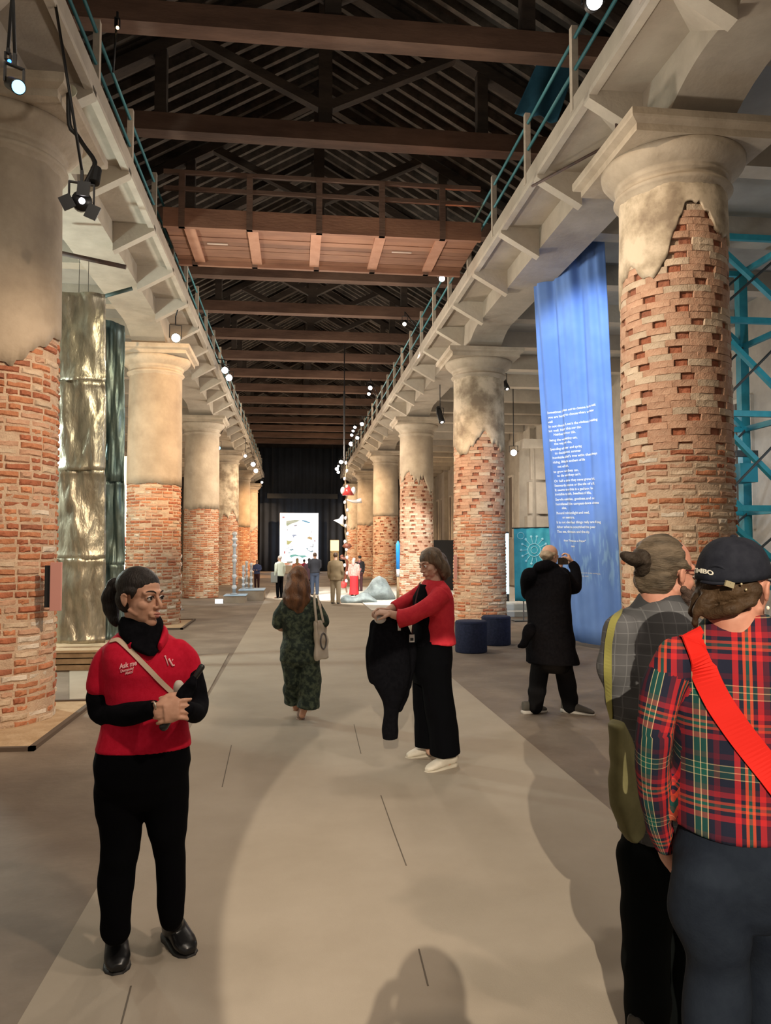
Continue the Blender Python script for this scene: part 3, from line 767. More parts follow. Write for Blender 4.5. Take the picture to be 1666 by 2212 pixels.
# ------------------------------------------------------------------ the light they give, plus added fill lamps without fixtures
wash((-2.0, 4.2, 7.2), (XR, YR[0], 3.2), 1500, (1.0, 0.78, 0.55), 44)          # right 1
wash((1.6, 6.6, 0.3), (XR - 0.3, YR[0], 1.4), 70, WARM, 50)
wash((2.6, 3.2, 5.6), (XLC[0], YL[0], 1.6), 1750, (1.0, 0.74, 0.50), 42)       # left 1
wash((2.5, 11.4, 6.5), (XLC[1], YL[1], 4.1), 4000, (1.0, 0.62, 0.31), 36)      # left 2
wash((-1.6, 11.4, 6.6), (XR, YR[1], 1.9), 2500, (1.0, 0.70, 0.44), 38)
wash((2.9, 22.0, 7.2), (XLC[2], YL[2], 2.8), 3200, (1.0, 0.76, 0.52), 38)
wash((-2.0, 21.0, 7.2), (XR, YR[2], 2.8), 2300, (1.0, 0.78, 0.54), 38)
wash((2.9, 31.0, 7.2), (XLC[3], YL[3], 2.4), 3200, (1.0, 0.78, 0.56), 40)
wash((-2.0, 30.0, 7.2), (XR, YR[3], 2.2), 5200, (1.0, 0.70, 0.42), 40)
wash((2.9, 40.0, 7.2), (XLC[4], YL[4], 2.0), 6500, (1.0, 0.58, 0.28), 42)
wash((-2.0, 39.0, 7.2), (XR, YR[4], 2.2), 5000, (1.0, 0.68, 0.40), 42)
wash((2.9, 48.5, 7.2), (XLC[5], YL[5], 2.6), 6500, (1.0, 0.62, 0.32), 46)
wash((-2.0, 48.0, 7.2), (XR, YR[5], 2.6), 5200, (1.0, 0.68, 0.40), 46)
# unseen fill points added to brighten the left and right aisles
for y, e, c in ((11.5, 720, (0.86, 1.0, 0.93)), (16.0, 260, (1.0, 0.82, 0.58)), (24, 130, (1.0, 0.86, 0.68)), (34, 150, WARM), (45, 200, WARM)):
    add_light('left_aisle_fill', 'POINT', (-6.0, y, 3.6), None, e, c, 0.2)
for y, e, c in ((9.0, 45, (0.75, 0.85, 1.0)), (14.5, 80, (0.86, 0.92, 1.0)), (22, 120, NEUT), (31, 130, NEUT), (42, 200, WARM)):
    add_light('right_aisle_fill', 'POINT', (7.4, y, 3.6), None, e, c, 0.2)
# nave: unseen fill points added in mid-air to light coffers and floor
for x, y, z, e, c in ((1.6, 7.0, 4.6, 120, NEUT), (0.6, 12.5, 5.0, 210, NEUT), (0.5, 18, 5.2, 300, NEUT), (0.5, 26, 5.2, 480, NEUT), (0.6, 35, 5.2, 420, (1, 0.8, 0.58)), (0.6, 46, 4.8, 480, (1, 0.76, 0.52))):
    add_light('nave_fill', 'POINT', (x, y, z), None, e, c, 0.15)
for y, e in ((9.0, 11), (16.0, 15), (22, 22), (31, 40)):  # unseen points added at gallery level to lift the dark roof
    add_light('roof_fill', 'POINT', (2.6, y, 7.6), None, e, (1.0, 0.78, 0.6), 0.15)
    add_light('roof_fill', 'POINT', (-1.6, y + 1, 7.6), None, e * 0.8, (1.0, 0.78, 0.6), 0.15)
# display floor around the whales: hard white light
add_light('display_lamp', 'SPOT', (2.9, 19.0, 7.2), (3.2, 25.5, 0), 5200, (1.0, 0.97, 0.9), 0.08, 38, 0.3)
add_light('display_lamp', 'SPOT', (-1.9, 22.0, 7.2), (1.6, 27.5, 0), 3600, (1.0, 0.95, 0.86), 0.08, 36, 0.3)
add_light('banner_lamp', 'SPOT', (2.6, 8.6, 6.3), (5.0, 12.6, 4.2), 1250, (0.74, 0.84, 1.0), 0.06, 48, 0.6)
add_light('foil_lamp', 'SPOT', (2.6, 6.5, 7.2), (-3.1, 11.4, 3.2), 1400, (1.0, 0.85, 0.55), 0.06, 26, 0.5)
add_light('glass_lamp', 'SPOT', (2.6, 19.5, 7.2), (-1.9, 24.0, 0.6), 1300, (0.7, 0.88, 1.0), 0.06, 18, 0.4)
add_light('fill_spot', 'SPOT', (2.6, -0.4, 5.6), (-0.65, 3.2, 1.25), 560, (1.0, 0.80, 0.62), 0.12, 40, 0.8)  # added fill spot that brightens the woman in the red polo
# ------------------------------------------------------------------ blue poem banner
def banner_mat():
    m = M('blue_banner_cloth', (0.14, 0.27, 0.66), 0.75, (0.19, 0.34, 0.76), 1.2, 3, spec=0.2)
    nt = m.node_tree; N = nt.nodes; L = nt.links; b = N['Principled BSDF']
    src = b.inputs['Base Color'].links[0].from_socket
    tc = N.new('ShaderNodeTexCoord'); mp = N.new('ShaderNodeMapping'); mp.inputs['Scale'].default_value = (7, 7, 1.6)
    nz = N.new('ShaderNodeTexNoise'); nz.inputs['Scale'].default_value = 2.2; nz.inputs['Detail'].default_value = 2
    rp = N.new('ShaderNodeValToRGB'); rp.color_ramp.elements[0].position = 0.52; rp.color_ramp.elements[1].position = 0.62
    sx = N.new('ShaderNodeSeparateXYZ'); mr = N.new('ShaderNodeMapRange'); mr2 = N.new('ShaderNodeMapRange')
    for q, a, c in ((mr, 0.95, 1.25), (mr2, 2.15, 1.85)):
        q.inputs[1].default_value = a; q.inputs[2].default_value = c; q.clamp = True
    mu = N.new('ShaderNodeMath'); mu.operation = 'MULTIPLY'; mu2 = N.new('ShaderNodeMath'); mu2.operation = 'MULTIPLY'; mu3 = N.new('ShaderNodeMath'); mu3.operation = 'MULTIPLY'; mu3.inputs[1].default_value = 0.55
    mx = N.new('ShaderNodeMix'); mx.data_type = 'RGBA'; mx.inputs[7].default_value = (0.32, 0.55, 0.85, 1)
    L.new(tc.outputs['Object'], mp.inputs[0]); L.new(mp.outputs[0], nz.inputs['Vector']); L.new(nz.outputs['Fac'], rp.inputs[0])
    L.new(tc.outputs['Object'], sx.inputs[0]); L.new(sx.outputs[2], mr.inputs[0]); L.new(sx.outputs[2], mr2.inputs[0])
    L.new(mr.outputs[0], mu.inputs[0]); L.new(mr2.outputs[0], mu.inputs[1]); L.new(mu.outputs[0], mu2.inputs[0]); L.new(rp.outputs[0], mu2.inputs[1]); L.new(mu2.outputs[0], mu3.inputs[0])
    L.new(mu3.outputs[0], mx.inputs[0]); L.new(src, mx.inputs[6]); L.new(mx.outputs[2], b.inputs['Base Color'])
    return m
TL, TR, BL, BR_ = at(1148, 568, 13.2), at(1303, 508, 11.9), at(1206, 1378, 13.2), at(1347, 1404, 11.9)
bn_n = (TR - TL).cross(BL - TL).normalized()
if bn_n.y > 0: bn_n = -bn_n
def bpt(u, v, h=0.0):
    p = (BL * (1 - u) + BR_ * u) * (1 - v) + (TL * (1 - u) + TR * u) * v
    w = 0.035 * math.sin(u * 17 + 0.8 * math.sin(v * 4)) + 0.022 * math.sin(u * 31 + 2 + v * 1.5) + 0.012 * math.sin(u * 53 + v * 3)
    w *= 0.45 + 0.75 * v
    return p + bn_n * (w + h)
bn = thing('poem_banner', 'tall hanging blue cloth banner printed with a white poem', 'banner', bpt(0.5, 0))
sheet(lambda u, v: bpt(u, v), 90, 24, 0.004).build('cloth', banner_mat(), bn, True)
MB().tube([TL + (TL - TR) * 0.03, TR + (TR - TL) * 0.03], 0.018, 8).build('top_pole', m_black, bn, True)
for q in (0.06, 0.94):
    p = TL * (1 - q) + TR * q; MB().tube([p, Vector((p.x, p.y, 7.06))], 0.004, 5).build('hanging_wire', m_black, bn)
BW = (TR - TL).length; BH = (TL - BL).length
m_print = M('white_print', (0.85, 0.9, 0.95), 0.7)
POEM = [("Sometimes it's best not to choose but to wait", 0, 901), ("you are hurrying to choose when we know", 0.01, 911), ("well", 0, 921), ("By not choosing. Lost is the wisdom of waiting", 0, 930.6),
        ("but well. Neither this nor that.", 0, 940), ("Neither that nor this.", 0.06, 948.6), ("Being the way destiny can,", 0, 960), ("the way trees do,", 0.06, 968), ("Spending all winter and spring", 0, 979),
        ("to decide about summer", 0.06, 988), ("inevitable all that's true within them always", 0.03, 997.5), ("rising, lifting the anthem of life", 0.03, 1007), ("out of death,", 0.08, 1016.6),
        ("to grow when they can,", 0.03, 1027), ("to die when they can't.", 0.07, 1036), ("Or half a chance they never grow back,", 0.03, 1047), ("Seawards or stone or the side of a hill,", 0.03, 1056.6),
        ("It seems to me this is a god too: be", 0.03, 1066), ("invisible to death, heedless of life,", 0.03, 1075), ("Servile celebrities, goodness, and not", 0.03, 1086), ("humiliated by the compass dance of stone", 0.03, 1095.7),
        ("else,", 0.10, 1104), ("Round mind, sunlight and need,", 0.03, 1114.6), ("or need stars.", 0.10, 1124), ("It is not clear what things really are till long", 0.02, 1134), ("After ashes have nourished the pear", 0.02, 1144),
        ("The sea, the moon and the sky.", 0.02, 1153.7), ("from \"Sometimes a Prayer\"", 0.10, 1172), ("a poem", 0.2, 1183)]
for s, ind, y in POEM:
    v0 = 1 - (y - 568) / 810.0; u0 = 0.10 + ind
    sz = 0.060 if y < 1160 else 0.048
    textobj('poem_line', s, sz, m_print, lambda x, yy, h, v0=v0, u0=u0: bpt(u0 + x / BW * 0.98, v0 + yy / BH, 0.006 + h), bn, offset=0.0018)
for k, s in enumerate(("printed words for the visiting public,", "on woven cloth")):
    textobj('small_print', s, 0.036, m_print, lambda x, yy, h, k=k: bpt(0.40 + x / BW, 0.175 - 0.008 * k + yy / BH, 0.006 + h), bn)

# ------------------------------------------------------------------ teal banner with radiating figure, on a stand
tb = thing('teal_banner', 'teal cloth banner with a pale radiating ring figure on a thin stand', 'banner', gr(1133, 1342))
Yt = gr(1133, 1342).y
a_, b_, c_, d_ = at(1110, 1142, Yt), at(1190, 1140, Yt), at(1113, 1298, Yt), at(1192, 1300, Yt)
tpt = lambda u, v, h=0: (c_ * (1 - u) + d_ * u) * (1 - v) + (a_ * (1 - u) + b_ * u) * v + Vector((0, -h + 0.02 * math.sin(u * 14 + v * 3) * (1 - v) + 0.01 * math.sin(u * 23), 0))
m_teal_c = M('teal_cloth', (0.03, 0.32, 0.42), 0.7, (0.06, 0.44, 0.54), 2.5, 4)
sheet(lambda u, v: tpt(u, v), 30, 12, 0.004).build('cloth', m_teal_c, tb, True)
m_pale = M('pale_aqua_print', (0.35, 0.75, 0.85), 0.7)
cu_, cv_ = 0.54, 0.70
def ringpts(r, n=24): return [tpt(cu_ + r * math.cos(2 * PI * k / n), cv_ + r * 0.52 * math.sin(2 * PI * k / n), 0.012) for k in range(n + 1)]
MB().tube(ringpts(0.17), 0.010, 6).build('printed_ring', m_pale, tb)
MB().tube(ringpts(0.09), 0.008, 6).build('printed_ring', m_pale, tb)
for k in range(14):
    a = 2 * PI * k / 14; p0 = tpt(cu_ + 0.19 * math.cos(a), cv_ + 0.10 * math.sin(a), 0.012); p1 = tpt(cu_ + 0.36 * math.cos(a), cv_ + 0.19 * math.sin(a), 0.012)
    q = MB(); q.tube([p0, p1], 0.008, 6); q.ell(p1, (0.03, 0.012, 0.03), seg=10, rg=6); q.build('printed_spoke', m_pale, tb)
MB().tube([tpt(0.18 + 0.09 * math.cos(2 * PI * k / 20), 0.90 + 0.045 * math.sin(2 * PI * k / 20), 0.012) for k in range(21)], 0.008, 6).build('printed_ring', m_pale, tb)
MB().tube([a_ + Vector((-0.05, 0, 0.01)), b_ + Vector((0.05, 0, 0.01))], 0.014, 8).build('top_bar', m_black, tb)
px_ = gr(1133, 1342); MB().tube([(px_.x, Yt + 0.05, 0), (px_.x, Yt + 0.05, a_.z)], 0.016, 8).build('stand_pole', M('steel_pole', (0.25, 0.25, 0.25), 0.4, metal=0.7), tb)
MB().b2((px_.x - 0.25, Yt - 0.1, 0), (px_.x + 0.25, Yt + 0.2, 0.02)).build('stand_base', m_black, tb)
sc_ = thing('light_screen', 'bright cyan-white upright screen half hidden behind the second right column', 'screen', gr(1100, 1300))
p = gr(1100, 1302); MB().b2((p.x - 0.25, p.y + 0.3, 0.25), (p.x + 0.09, p.y + 0.36, 2.15)).build('panel', M('screen_glow', (0.6, 0.9, 1), emit=(0.45, 0.85, 1.0), estr=1.6), sc_)
MB().b2((p.x - 0.27, p.y + 0.36, 0.0), (p.x + 0.11, p.y + 0.42, 2.2)).build('back_frame', m_black, sc_)

# low white steps and black partition in the right aisle
for k, (y0_, h_) in enumerate(((18.4, 0.12), (19.0, 0.26))):
    tag(MB().b2((5.0, y0_, 0), (8.6, y0_ + 0.55, h_)).build('white_bench', M('white_lacquer', (0.62, 0.62, 0.60), 0.5)), ('lower', 'higher')[k] + ' white step bench on the floor behind the second right column', 'bench', 'white step benches')
tag(bevel(MB().b2((4.9, 29.9, 0.0), (6.6, 30.05, 2.0)).build('black_partition', M('black_partition', (0.01, 0.01, 0.012), 0.7))), 'black freestanding partition behind the woman shaking out a coat', 'partition')
pr = thing('stone_pier', 'rough pale stone pier standing in the right aisle left of the blue banner', 'pier', (7.75, 24.2, 0))
MB().loft([((7.75, 24.2, z), (w, 0, 0), (0, w, 0)) for z, w in ((0, 0.52), (1.7, 0.5), (1.71, 0.47), (4.9, 0.44))], 4, 60).build('shaft', m_wall_r, pr, False, (7.75, 24.2, 0))
for k, z in enumerate((1.7, 2.8, 3.9)):
    MB().box((7.75 + 0.06 * k, 24.2, z + 0.5), (0.70, 0.78, 1.02)).build('stone_block', m_conc, pr, False, (7.75, 24.2, 0))
MB().box((7.75, 24.2, 5.05), (0.95, 0.95, 0.3)).build('cap_block', m_conc_rib, pr, False, (7.75, 24.2, 0))

# ------------------------------------------------------------------ navy stools
m_navy = M('navy_felt', (0.012, 0.018, 0.05), 0.95, (0.022, 0.03, 0.075), 30, 3, 0.2, 150)
for (x, y, wpx, l) in ((1018, 1408, 70, 'nearer navy felt drum stool beside the second right column'), (1072, 1392, 64, 'farther navy felt drum stool against the second right column'),
                       (1178, 1432, 78, 'navy felt drum stool behind the legs of the man in the long black coat')):
    p = gr(x, y); r = wpx / 2 * p.y / F_PX; h = r * 1.95
    s = thing('drum_stool', l, 'stool', p, 'navy drum stools')
    MB().lathe(p, [(r * 0.96, 0), (r, 0.02), (r, h - 0.03), (r * 0.97, h - 0.008), (r * 0.9, h), (0.02, h + 0.004)], 40).build('drum', m_navy, s, True, p)
    MB().lathe(p, [(r * 1.0, h - 0.045), (r * 1.012, h - 0.035), (r * 1.0, h - 0.025)], 40, False).build('piping', m_navy, s, True, p)

# ------------------------------------------------------------------ crumpled metal panels on a plinth (left)
m_foil = M('crumpled_pewter_foil', (0.30, 0.275, 0.215), 0.34, (0.55, 0.51, 0.40), 3.0, 6, 0.9, 6, metal=0.75, stretch=(2.2, 2.2, 0.8))
m_foil2 = M('blue_green_metal', (0.10, 0.16, 0.17), 0.42, (0.20, 0.25, 0.23), 2.5, 6, 0.6, 5, metal=0.6, stretch=(2, 2, 0.8))
m_foil3 = M('dark_teal_metal', (0.03, 0.075, 0.095), 0.5, (0.06, 0.11, 0.13), 2.0, 4, metal=0.4)
m_oldwood = M('old_wood_plinth', (0.28, 0.18, 0.10), 0.85, (0.42, 0.29, 0.17), 5, 6, 0.3, 30)
def foil(label, px0, px1, ys, Y0, mat, bow, seed, tops):
    t = thing('metal_panel', label, 'sculpture', at((px0 + px1) / 2, ys[-1], Y0), 'crumpled metal panels')
    for i in range(len(ys) - 1):
        def fn(u, v, i=i):
            y = ys[i + 1] * (1 - v) + (ys[i] + (tops * (0.5 - u) if i == 0 else 0)) * v
            p = at(px0 + (px1 - px0) * u, y, Y0)
            n = mnoise.noise(Vector((u * 3 + seed, p.z * 1.5, i))) * 0.07 + mnoise.noise(Vector((u * 9 + seed, p.z * 4, i * 3))) * 0.025
            e = 0.035 * (math.exp(-((v - 1) / 0.05) ** 2) + math.exp(-(v / 0.05) ** 2))
            return p + Vector((0, bow * (2 * u - 1) ** 2 + n - e, 0.004 * (v - 0.5)))
        sheet(fn, 26, 20, 0.01).build('metal_sheet', mat, t, True)
    return t
fa = foil('tall crumpled pewter metal panel on a wooden plinth behind the nearest left column', 108, 224, [632, 822, 1015, 1207, 1390], 11.35, m_foil, 0.12, 3, 0)
fb = foil('tall blue-green metal panel behind the pewter panel', 220, 268, [696, 1040, 1220, 1381], 12.15, m_foil2, 0.04, 9, -14)
sd = MB(); a, b, c, d = at(209, 700, 12.0), at(222, 697, 12.15), at(222, 1381, 12.15), at(207, 1384, 12.0)
sd.prism([a, b, c, d], (0.01, 0.03, 0)); sd.build('side_strip', m_foil3, fb)
plz = gr(60, 1437); plz2 = gr(238, 1428)
pl = thing('wooden_plinth', 'low old timber plinth under the tall metal panels', 'plinth', (-3.6, 11.6, 0))
for k in range(3):
    MB().b2((-4.6, 11.05, 0.011 + 0.085 * k), (-2.42 - 0.01 * k, 12.55, 0.085 * k + 0.08)).build('timber_layer', m_oldwood, pl, False, (-3.6, 11.6, 0))
MB().b2((-4.62, 11.02, 0.255), (-2.40, 12.58, 0.285)).build('top_board', M('plinth_top_board', (0.45, 0.31, 0.18), 0.8, (0.55, 0.4, 0.26), 4, 4), pl, False, (-3.6, 11.6, 0))
rd = thing('hanging_rod', 'dark iron rod across the left bay holding the metal panels', 'rod', at(200, 562, 11.4))
MB().tube([at(100, 540, 11.4), at(272, 577, 11.4)], 0.035, 8).build('bar', m_iron, rd, True)
for x, y in ((172, 555), (192, 560)): MB().tube([at(x, y, 11.4), at(x, y, 11.4) + Vector((0, 0, -0.62))], 0.004, 5).build('wire', m_black, rd)
MB().tube([at(225, 640, 11.6), at(286, 623, 11.6)], 0.03, 8).build('cross_bar', M('green_bar', (0.06, 0.10, 0.09), 0.6), rd, True)

# pink plaque on the nearest left column
pq = thing('wall_plaque', 'narrow pink plaque standing off the side of the nearest left column', 'plaque', at(122, 1267, 7.75))
P = at(121, 1267, 7.62)
bevel(MB().box(P, (0.105, 0.03, 0.46)).build('face', M('pink_plaque', (0.55, 0.27, 0.24), 0.6), pq), 0.003)
MB().b2((P.x - 0.11, P.y + 0.015, P.z - 0.2), (P.x - 0.02, P.y + 0.06, P.z + 0.2)).build('bracket', m_black, pq)
pq2 = thing('wall_plaque', 'narrow pink plaque on the left edge of the second right column', 'plaque', at(986, 1225, 16.6), 'column plaques')
bevel(MB().box(at(984, 1225, 16.75), (0.07, 0.03, 0.55)).build('face', M('pink_plaque', (0.55, 0.27, 0.24), 0.6), pq2), 0.003)
bpy.data.objects['wall_plaque']['group'] = 'column plaques'

# iron tie rod beside the nearest right capital
tag(MB().tube([at(1150, 402, 9.8), at(1316, 312, 8.6)], 0.018, 8).build('tie_rod', m_iron, None, True), 'thin grey tie rod running under the right gallery to the nearest capital', 'rod')
hk = thing('ceiling_hook', 'small iron hook hanging under the right gallery by the nearest capital', 'hook', at(1332, 240, 8.0))
MB().tube([at(1333, 280, 8.0), at(1332, 205, 8.0)], 0.022, 8).build('stem', m_iron, hk); MB().ell(at(1331, 200, 8.0), (0.07, 0.05, 0.03)).build('plate', m_iron, hk)

# ------------------------------------------------------------------ blue cloth under the roof at top right
q0, q1, q2, q3 = at(1185, 82, 11.6), at(1255, 100, 11.6), at(1112, 246, 11.6), at(1205, 262, 11.6)
hb = thing('hanging_blue_cloth', 'petrol blue cloth hanging under the roof beyond the right railing', 'cloth', q2)
sheet(lambda u, v: (q2 * (1 - u) + q3 * u) * (1 - v) + (q0 * (1 - u) + q1 * u) * v + Vector((0, 0.05 * math.sin(u * 9 + v * 4), 0.02 * math.sin(u * 13))), 20, 16, 0.006).build('cloth', M('petrol_blue_cloth', (0.02, 0.10, 0.17), 0.8, (0.03, 0.14, 0.22), 3, 4), hb, True)
for q_ in (q0, q1): MB().tube([q_, Vector((q_.x, 10.85, 9.05))], 0.006, 5).build('cord', m_black, hb)

# ------------------------------------------------------------------ teal steel lattice tower (right)
m_ltw = M('turquoise_steel', (0.02, 0.27, 0.36), 0.5, (0.03, 0.34, 0.44), 6, 4)
m_rod = M('dark_steel_rod', (0.05, 0.06, 0.065), 0.5)
tx0, tx1, ty0, ty1 = 6.25, 7.75, 10.9, 12.4
lt = thing('lattice_tower', 'turquoise steel lattice tower behind the nearest right column', 'tower', ((tx0 + tx1) / 2, (ty0 + ty1) / 2, 0))
zs = [0.0, 1.1, 2.3, 3.75, 5.2, 6.5]
for x in (tx0, tx1):
    for y in (ty0, ty1):
        MB().b2((x - 0.075, y - 0.075, 0), (x + 0.075, y + 0.075, 6.55)).build('leg', m_ltw, lt)
for i, z in enumerate(zs[1:]):
    for a, b in (((tx0, ty0), (tx1, ty0)), ((tx0, ty1), (tx1, ty1)), ((tx0, ty0), (tx0, ty1)), ((tx1, ty0), (tx1, ty1))):
        MB().bar((a[0], a[1], z), (b[0], b[1], z), 0.07, 0.09).build('cross_bar', m_ltw, lt)
for z0, z1 in zip(zs, zs[1:]):
    for y in (ty0, ty1):
        MB().bar((tx0, y - 0.02, z1), (tx1, y - 0.02, z0), 0.07, 0.09, (0, 1, 0)).build('diagonal_brace', m_ltw, lt)
        MB().tube([(tx0, y - 0.08, z0), (tx1, y - 0.08, z1)], 0.02, 6).build('tie_rod', m_rod, lt)
    MB().bar((tx0 - 0.02, ty0, z1), (tx0 - 0.02, ty1, z0), 0.07, 0.09, (1, 0, 0)).build('diagonal_brace', m_ltw, lt)
for z in zs[1:-1]:
    for x in (tx0, tx1):
        MB().box((x, ty0 - 0.085, z), (0.30, 0.02, 0.30), Matrix.Rotation(PI / 4, 3, 'Y')).build('gusset_plate', m_ltw, lt)
    MB().tube([(tx0 - 0.30, ty0 - 0.1, z - 0.16), (tx0, ty0 - 0.1, z)], 0.03, 6).build('tie_rod', m_ltw, lt)
# dark machinery bits inside
for k, (x, z, w) in enumerate(((6.8, 1.7, 0.35), (7.2, 2.9, 0.3))):
    MB().box((x, 11.6, z), (w, 0.4, w)).build('machine_box', M('cyan_machine', (0.03, 0.32, 0.45), 0.4), lt)
    MB().box((x - 0.05, 11.4, z + 0.3), (w * 1.2, 0.1, 0.1)).build('machine_rail', m_rod, lt)

# ------------------------------------------------------------------ glowing picture at the far end
ya = 54.4
gp = thing('glowing_picture', 'tall glowing white picture with painted patches in front of the black curtain', 'picture', at(647, 1236, ya))
a = at(605, 1108, ya); b = at(688, 1108, ya); zb_ = 0.03
MB().b2((a.x, ya, zb_), (b.x, ya + 0.06, a.z)).build('light_panel', M('picture_glow', (1, 1, 1), emit=(1.0, 0.99, 1.0), estr=1.25), gp)
def C(r, g, b_, s=0.75): return M('picture_%d_%d_%d' % (r, g, b_), (0.05, 0.05, 0.05), emit=((r / 255) ** 2.2, (g / 255) ** 2.2, (b_ / 255) ** 2.2), estr=s)
PATCH = [((200, 205, 180), [(270, 520), (400, 510), (560, 475), (730, 500), (600, 560), (420, 620), (310, 690), (268, 660)]), ((205, 205, 120), [(280, 590), (420, 590), (400, 620), (300, 660)]),
         ((130, 190, 220), [(765, 490), (900, 510), (1060, 575), (1000, 600), (900, 565), (780, 530)]), ((165, 180, 210), [(450, 960), (560, 945), (630, 975), (530, 1020), (470, 1150), (500, 1050)]),
         ((205, 200, 120), [(290, 1100), (320, 1150), (480, 1160), (360, 1275), (290, 1275)]), ((110, 130, 160), [(290, 1385), (420, 1350), (545, 1305), (480, 1345), (300, 1400), (285, 1430)]),
         ((110, 150, 170), [(350, 1440), (480, 1410), (520, 1440), (430, 1465)]), ((140, 190, 190), [(300, 1530), (460, 1520), (370, 1560)]),
         ((130, 205, 190), [(370, 1640), (420, 1600), (560, 1585), (700, 1620), (880, 1610), (900, 1650), (1060, 1650), (880, 1670), (780, 1700), (700, 1650), (560, 1640), (430, 1690)]),
         ((215, 175, 110), [(920, 1070), (1000, 1010), (1100, 1050), (1095, 1130)]), ((90, 110, 120), [(985, 1320), (1110, 1335), (1115, 1240), (1135, 1240), (1135, 1360), (1080, 1355)]),
         ((140, 170, 180), [(905, 1380), (970, 1385), (950, 1430), (1060, 1490), (1130, 1440), (1120, 1510), (1060, 1520), (930, 1440)]), ((225, 110, 120), [(195, 1490), (245, 1480), (240, 1560), (200, 1565)]),
         ((225, 150, 160), [(145, 380), (225, 380), (220, 430), (150, 430)]), ((150, 60, 90), [(1165, 1125), (1195, 1130), (1200, 1190), (1170, 1190)]), ((170, 160, 140), [(290, 1810), (480, 1800), (470, 1860), (300, 1870)]),
         ((90, 90, 120), [(290, 800), (350, 775), (310, 840)]), ((110, 110, 140), [(400, 745), (460, 720), (430, 755)]), ((120, 115, 140), [(515, 660), (645, 635), (590, 685), (520, 685)]),
         ((110, 105, 130), [(1080, 810), (1100, 900), (1075, 890)]), ((190, 190, 220), [(960, 870), (1050, 780), (1040, 800)]), ((240, 160, 120), [(210, 1860), (300, 1850), (520, 1900), (230, 1930)])]
for col, pts in PATCH:
    q = []
    for x, y in pts:
        p = at(600 + x / 14.75, 1090 + y / 14.75, ya); q.append(Vector((p.x, ya - 0.012, p.z)))
    MB().prism(q, (0, 0.010, 0)).build('painted_patch', C(*col), gp)
add_light('picture_glow_lamp', 'POINT', (0.3, 52.8, 2.4), None, 120, (0.9, 0.95, 1.0), 0.6)
tag(bevel(MB().b2((at(612, 1225, 51).x, 50.6, 0), (at(690, 1225, 51).x, 51.4, 0.55)).build('display_table', M('white_table', (0.6, 0.55, 0.48), 0.6))), 'low pale display table in front of the glowing picture', 'table')

# ------------------------------------------------------------------ glass sculptures on plinths (left)
m_glass = M('clear_glass', (0.85, 0.93, 1.0), 0.08, trans=0.55, metal=0.0, spec=0.8)
m_gtop = M('pale_blue_plinth_top', (0.45, 0.62, 0.78), 0.4)
def plinth(label, px0, px1, ytop, ybot, dep):
    g = gr((px0 + px1) / 2, ybot); Y = g.y; px1 = min(px1, proj((-1.0, Y, 0))[0])
    x0, x1 = at(px0, ybot, Y).x, at(px1, ybot, Y).x; h = at(px0, ytop, Y).z
    t = thing('glass_plinth', label, 'plinth', ((x0 + x1) / 2, Y + dep / 2, 0), 'glass plinths')
    MB().b2((x0, Y, 0), (x1, Y + dep, h)).build('body', M('brown_plinth_board', (0.30, 0.23, 0.16), 0.8, (0.38, 0.30, 0.22), 3, 4), t)
    MB().b2((x0 - 0.02, Y - 0.02, h), (x1 + 0.02, Y + dep + 0.02, h + 0.025)).build('glass_top', m_gtop, t)
    return Y, h + 0.025
Y1, h1 = plinth('low brown plinth under the tall glass column', 484, 530, 1288, 1303, 0.9)
Y2, h2 = plinth('wider plinth with a pale blue top beside the tall glass column', 516, 578, 1276, 1298, 1.2)
def glass_post(label, px, y0, y1, Y, blobs, r):
    p0 = at(px, y1, Y); zt = at(px, y0, Y).z
    return p0.x, zt
def gpost(label, px, ytop, Y, zb, r, blobs):
    p = at(px, ytop, Y); t = thing('glass_post', label, 'sculpture', (p.x, Y, zb), 'glass posts')
    MB().tube([(p.x, Y, zb), (p.x, Y, p.z)], r, 14).build('glass_rod', m_glass, t, True)
    MB().lathe((p.x, Y, zb), [(r * 2.6, 0), (r * 2.6, 0.02), (r * 1.1, 0.06)], 16).build('foot', m_glass, t, True)
    for q in blobs:  # white beads stand in for lamp glints along the glass
        z = zb + (p.z - zb) * q; MB().ell((p.x, Y, z), (r * 1.7, r * 1.7, r * 1.5), seg=12, rg=8).build('glint_bead', M('glint_glass', (0.95, 0.97, 1.0), 0.05, spec=1.0, coat=1.0, metal=0.3), t, True)
gpost('tall clear glass column with white glint beads on the low plinth', 507, 1152, Y1 + 0.45, h1, 0.05, (0.12, 0.3, 0.55, 0.62, 0.8, 0.9, 0.99))
for px, yt, dy, l in ((526, 1222, 0.4, 'short glass post, leftmost of the group on the wider plinth'), (533, 1213, 0.7, 'glass post in the middle of the group on the wider plinth'), (543, 1217, 0.5, 'glass post with a violet glint, right of the group on the wider plinth')):
    gpost(l, px, yt, Y2 + dy, h2, 0.035, (0.2, 0.45, 0.7, 0.97))
gpost('thin glass post seen beside the right edge of the second left column', 386, 1195, 21.5, 0.0, 0.06, (0.05, 0.3, 0.6, 0.8, 0.95))
p = gr(473, 1304); tag(MB().b2((p.x - 0.12, p.y, 0), (p.x + 0.12, p.y + 0.05, 0.14)).build('floor_label', M('lit_label', (0.9, 0.95, 0.95), emit=(0.9, 1, 1), estr=0.7)), 'small glowing white label box on the floor beside the low plinth', 'label')

